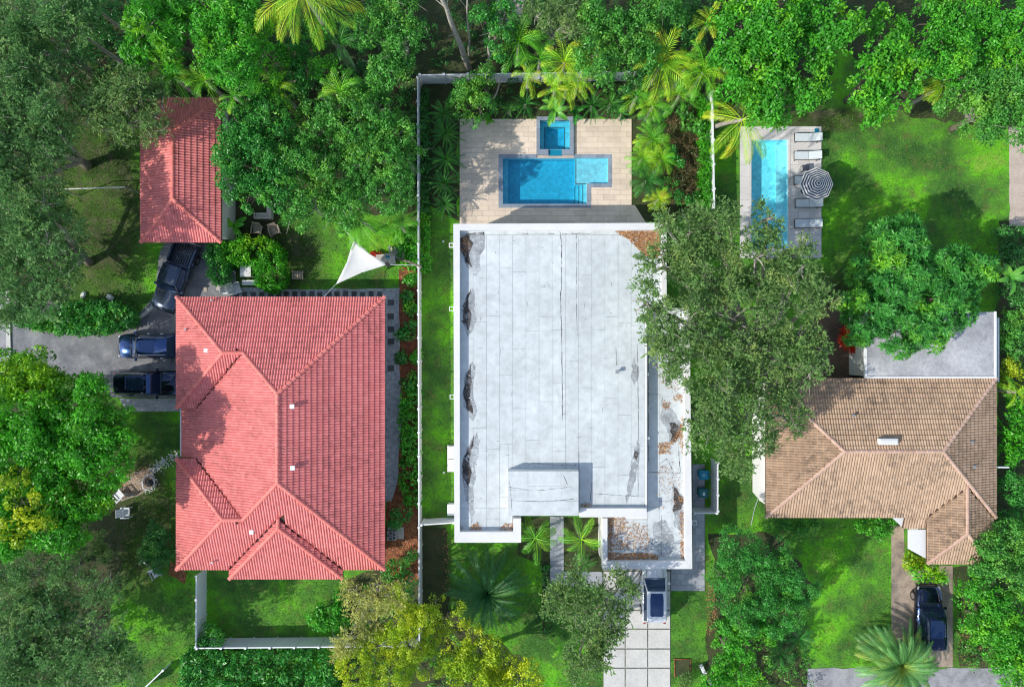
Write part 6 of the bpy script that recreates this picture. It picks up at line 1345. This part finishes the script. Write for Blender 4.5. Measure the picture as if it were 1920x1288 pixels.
# clothes pole, paving bits
a = P(114, 355, 2.2); b = P(234, 351, 2.2); t = thing('clothes_pole', 'long thin pale pole stretched across the shaded lawn left of the garage', 'pole', (a[0], a[1], 0))
MB().tube([a, b], .05, 6).build('rail', M['cloth_white'], t, origin=(a[0], a[1], 0))
for q_ in (a, b): MB().cyl(q_[0], q_[1], 0, 2.2, .05, n=8).build('post', M['greymetal'], t, origin=(a[0], a[1], 0))
# air conditioner
x, y, _ = P(734, 1005, .85); t = thing('air_conditioner', 'outdoor air conditioning unit with round fan beside the red roof', 'air conditioner', (x, y, 0))
MB().box(-.38, .38, -.38, .38, .06, .80).build('housing', M['greymetal'], t, bevel=.06); MB().box(-.45, .85, -.45, .5, 0, .058).build('pad', M['concrete'], t); MB().cyl(0, 0, .802, .83, .33, n=24).build('fan_well', M['black'], t)
for i in range(5): MB().box(.04, .30, -.05, .05, .832, .842).build('fan_blade', M['greymetal'], t, rot=(0, 0, i * 1.257))
for r_ in (.12, .22, .33):
    m = MB(); m.tube([(r_ * math.cos(k * math.pi / 12), r_ * math.sin(k * math.pi / 12), .86) for k in range(25)], .008, 4, False); m.build('grille_ring', M['greymetal'], t)
# trash bins
for px, py, mt, lb, rz in ((1320, 891, 'plastic_blue', 'bright blue wheeled bin inside the white fence nook', .05), (1319, 925, 'plastic_teal', 'dark teal wheeled bin with a pale label below the blue one', -.03)):
    x, y, _ = P(px, py, 1.1); t = thing('wheeled_bin', lb, 'trash bin', (x, y, .05), rz); m = M[mt]
    MB().add([(-.24, -.26, 0), (.22, -.26, 0), (.22, .26, 0), (-.24, .26, 0), (-.31, -.33, .98), (.30, -.33, .98), (.30, .33, .98), (-.31, .33, .98)], [(3, 2, 1, 0), (4, 5, 6, 7), (0, 1, 5, 4), (1, 2, 6, 5), (2, 3, 7, 6), (3, 0, 4, 7)]).build('bin_body', m, t)
    ld = MB().add([(-.36, -.36, .985), (.38, -.36, .985), (.38, .36, .985), (-.36, .36, .985), (-.28, -.28, 1.07), (.26, -.28, 1.07), (.26, .28, 1.07), (-.28, .28, 1.07)], [(3, 2, 1, 0), (4, 5, 6, 7), (0, 1, 5, 4), (1, 2, 6, 5), (2, 3, 7, 6), (3, 0, 4, 7)]).build('lid', m, t)
    MB().tube([(.40, -.28, 1.0), (.46, -.25, 1.02), (.46, .25, 1.02), (.40, .28, 1.0)], .018, 5).build('handle', m, t)
    for sy in (-.27, .27): MB().tube([(.28, sy - .03, .12), (.28, sy + .03, .12)], .12, 12).build('wheel', M['tyre'], t)
    if mt == 'plastic_teal': MB().box(-.06, .12, -.16, .10, 1.071, 1.076).build('label_sticker', M['cloth_grey'], t)
    else:   # three bent arrows of the recycling mark
        for k in range(3):
            a = 2 * math.pi * k / 3 + .3; MB().box(-.05, .05, -.014, .014, 1.071, 1.075).add([(.05, -.03, 1.071), (.05, .03, 1.071), (.09, 0, 1.071), (.05, -.03, 1.075), (.05, .03, 1.075), (.09, 0, 1.075)], [(2, 1, 0), (3, 4, 5), (0, 1, 4, 3), (1, 2, 5, 4), (2, 0, 3, 5)]).build('recycling_arrow', M['cloth_white'], t, loc=(.0 + .075 * math.cos(a), .075 * math.sin(a), 0), rot=(0, 0, a + 1.57))
# white furniture against the house wall on the lawn strip
x, y, _ = P(846, 861, .6); t = thing('wall_bench', 'white cushioned bench against the left wall of the white house', 'bench', (x, y, 0))
for i in range(2): MB().box(-.30, .35, -1.02 + i * 1.03, -.02 + i * 1.03, .25, .5).build('cushion', M['cloth_white'], t, bevel=.05)
MB().box(-.34, .4, -1.06, 1.05, .12, .248).build('frame', M['white'], t)
for sx in (-.3, .34):
    for sy in (-1.0, .98): MB().box(sx - .03, sx + .03, sy - .03, sy + .03, 0, .119).build('leg', M['white'], t)
x, y, _ = P(846, 956, .8); t = thing('storage_box', 'white storage box against the house wall just above the gate', 'box', (x, y, 0)); MB().box(-.28, .3, -.42, .42, 0, .7).build('box_body', M['white'], t, bevel=.03); MB().box(-.31, .33, -.45, .45, .702, .78).build('lid', M['white'], t, bevel=.02)
# stone fire ring and stone path
a = P(279, 905, 0); t = thing('fire_ring', 'ring of pale stones with dark ash centre on the small side lawn', 'fire pit', a)
sme = []
for k in range(3):
    bm_ = MB(); n = 6; hs = [random.uniform(.8, 1.2) for _ in range(n)]
    for zl, rr_ in ((0, .8), (.5, 1), (.9, .55)): bm_.v += [(hs[i] * rr_ * math.cos(2 * math.pi * i / n), hs[i] * rr_ * .8 * math.sin(2 * math.pi * i / n), zl) for i in range(n)]
    for l_ in range(2): bm_.f += [(l_ * n + i, l_ * n + (i + 1) % n, (l_ + 1) * n + (i + 1) % n, (l_ + 1) * n + i) for i in range(n)]
    bm_.f.append(tuple(2 * n + i for i in range(n))); me = bpy.data.meshes.new('stone'); me.from_pydata(bm_.v, [], bm_.f); me.materials.append(tile_like('pale_stone' if k == 0 else 'pale_stone', (.62, .62, .60), .2, .9) if k == 0 else sme[0].materials[0]); sme.append(me)
def stone(parent, x, y, s):
    o = link_mesh('stone', random.choice(sme), None, parent, (x, y, -.01), (0, 0, random.uniform(0, 6))); o.scale = (s, s, s * .9); return o
for k in range(26): a_ = 2 * math.pi * k / 26; stone(t, .50 * math.cos(a_) * random.uniform(.9, 1.1), .55 * math.sin(a_) * random.uniform(.9, 1.1), random.uniform(.07, .11))
for k in range(40): a_ = random.uniform(0, 6.28); r_ = random.uniform(.55, .85); stone(t, r_ * math.cos(a_), r_ * math.sin(a_), random.uniform(.04, .07))
MB().cyl(0, 0, .01, .06, .36, .30, 16).build('ash_bed', M['dark_gap'], t)
for k in range(3): MB().tube([(.25 * math.cos(k * 2.1), .25 * math.sin(k * 2.1), .07), (-.25 * math.cos(k * 2.1 + .3), -.25 * math.sin(k * 2.1 + .3), .13)], .05, 6).build('log', M['bark'], t)
m = MB(); sm_ = sme[0]
for k in range(170):
    s = random.random(); p = Vector(P(283, 885)).lerp(Vector(P(331, 852)), s); x, y = p.x + random.gauss(0, .22), p.y + random.gauss(0, .22); r_ = random.uniform(.04, .08)
    m.add([(x + v.co.x * r_, y + v.co.y * r_, v.co.z * r_ * .8) for v in sm_.vertices], [tuple(f.vertices) for f in sm_.polygons])
tag(m.build('stone_path', sm_.materials[0]), kind='stuff')
# boulders and yellow cut branches beside the ring
for i, (px, py, s_, lb) in enumerate([(158, 553, .3, 'pale boulder beside the end of the hedge'), (208, 558, .35, 'reddish boulder at the lawn edge above the hedge')]):
    a = P(px, py); t = thing('boulder', lb, 'rock', a); stone(t, 0, 0, s_)
a = P(1280, 1250, 0); t = thing('plant_bed', 'square dark soil bed cut into the lawn right of the driveway', 'plant bed', a)
MB().box(-.62, .6, -.75, .62, 0, .05).build('soil', M['floor'], t); 
for (x0, x1, y0, y1) in ((-.68, -.622, -.8, .68), (.602, .66, -.8, .68), (-.62, .6, .622, .68)): MB().box(x0, x1, y0, y1, 0, .09).build('edging', M['mulch'], t)
for px, py, rz, lb in ((1319, 1257, 2.0, 'white plank leaning in the shrubs right of the plant bed'), (1337, 1284, 2.3, 'white slatted board on the bottom edge among the shrubs')):
    a = P(px, py, .5); t = thing('white_board', lb, 'board', (a[0], a[1], 0), rz); 
    for i in range(3): MB().box(-.38, .38, -.15 + i * .1, -.06 + i * .1, .1 + i * .18, .14 + i * .18).build('plank', M['white'], t)
    MB().box(-.3, -.24, -.16, .16, 0, .5).box(.24, .3, -.16, .16, 0, .5).build('support', M['white'], t)
# overhead wires seen across the drive and lawn
for p0, p1, lb in (((1425, 925, 3), (1408, 985, 4.5), 'thin pale cable dropping from the brown house across the side lawn'),):
    a, b = P(*p0), P(*p1); t = thing('cable', lb, 'cable', a); MB().tube([a, ((a[0] + b[0]) / 2, (a[1] + b[1]) / 2, (a[2] + b[2]) / 2 - .2), b], .02, 4).build('wire', M['white'], t, origin=a)
a = P(1820, 990, 1); 
t = thing('lawn_stake_light', 'tiny white round light on the grass strip beside the shrubs', 'garden light', P(831, 453, .3)[:2] + (0,)); MB().cyl(0, 0, 0, .3, .02, n=6).cyl(0, 0, .3, .36, .09, .05, 12).build('lamp_head', M['white'], t)
t2 = copy_tree(t); t2.location = P(832, 886, .3)[:2] + (0,); t2['label'] = 'tiny white round light on the grass strip near the wall bench'
x, y, _ = P(1863, 1050, 1.0); t = thing('garden_tap_box', 'small turquoise bin at the corner of the brown garage wing', 'bin', (x, y, 0)); MB().add([(-.12, -.14, 0), (.12, -.14, 0), (.12, .14, 0), (-.12, .14, 0), (-.16, -.2, .9), (.16, -.2, .9), (.16, .2, .9), (-.16, .2, .9)], [(3, 2, 1, 0), (4, 5, 6, 7), (0, 1, 5, 4), (1, 2, 6, 5), (2, 3, 7, 6), (3, 0, 4, 7)]).build('bin_body', M['plastic_teal'], t); MB().box(-.19, .19, -.23, .23, .902, .95).build('lid', M['plastic_blue'], t, bevel=.02)

for px, py, w_, h_, mt, lb in ((385, 542, .13, .2, 'sand', 'small tan door mat on the asphalt above the red roof'), (410, 538, .2, .26, 'beige', 'pale rounded mat on the asphalt beside the white slatted chairs')):
    a = P(px, py, .05); t = thing('mat', lb, 'mat', (a[0], a[1], .018)); MB().box(-w_, w_, -h_, h_, 0, .03).build('mat_top', M[mt], t, bevel=.012)
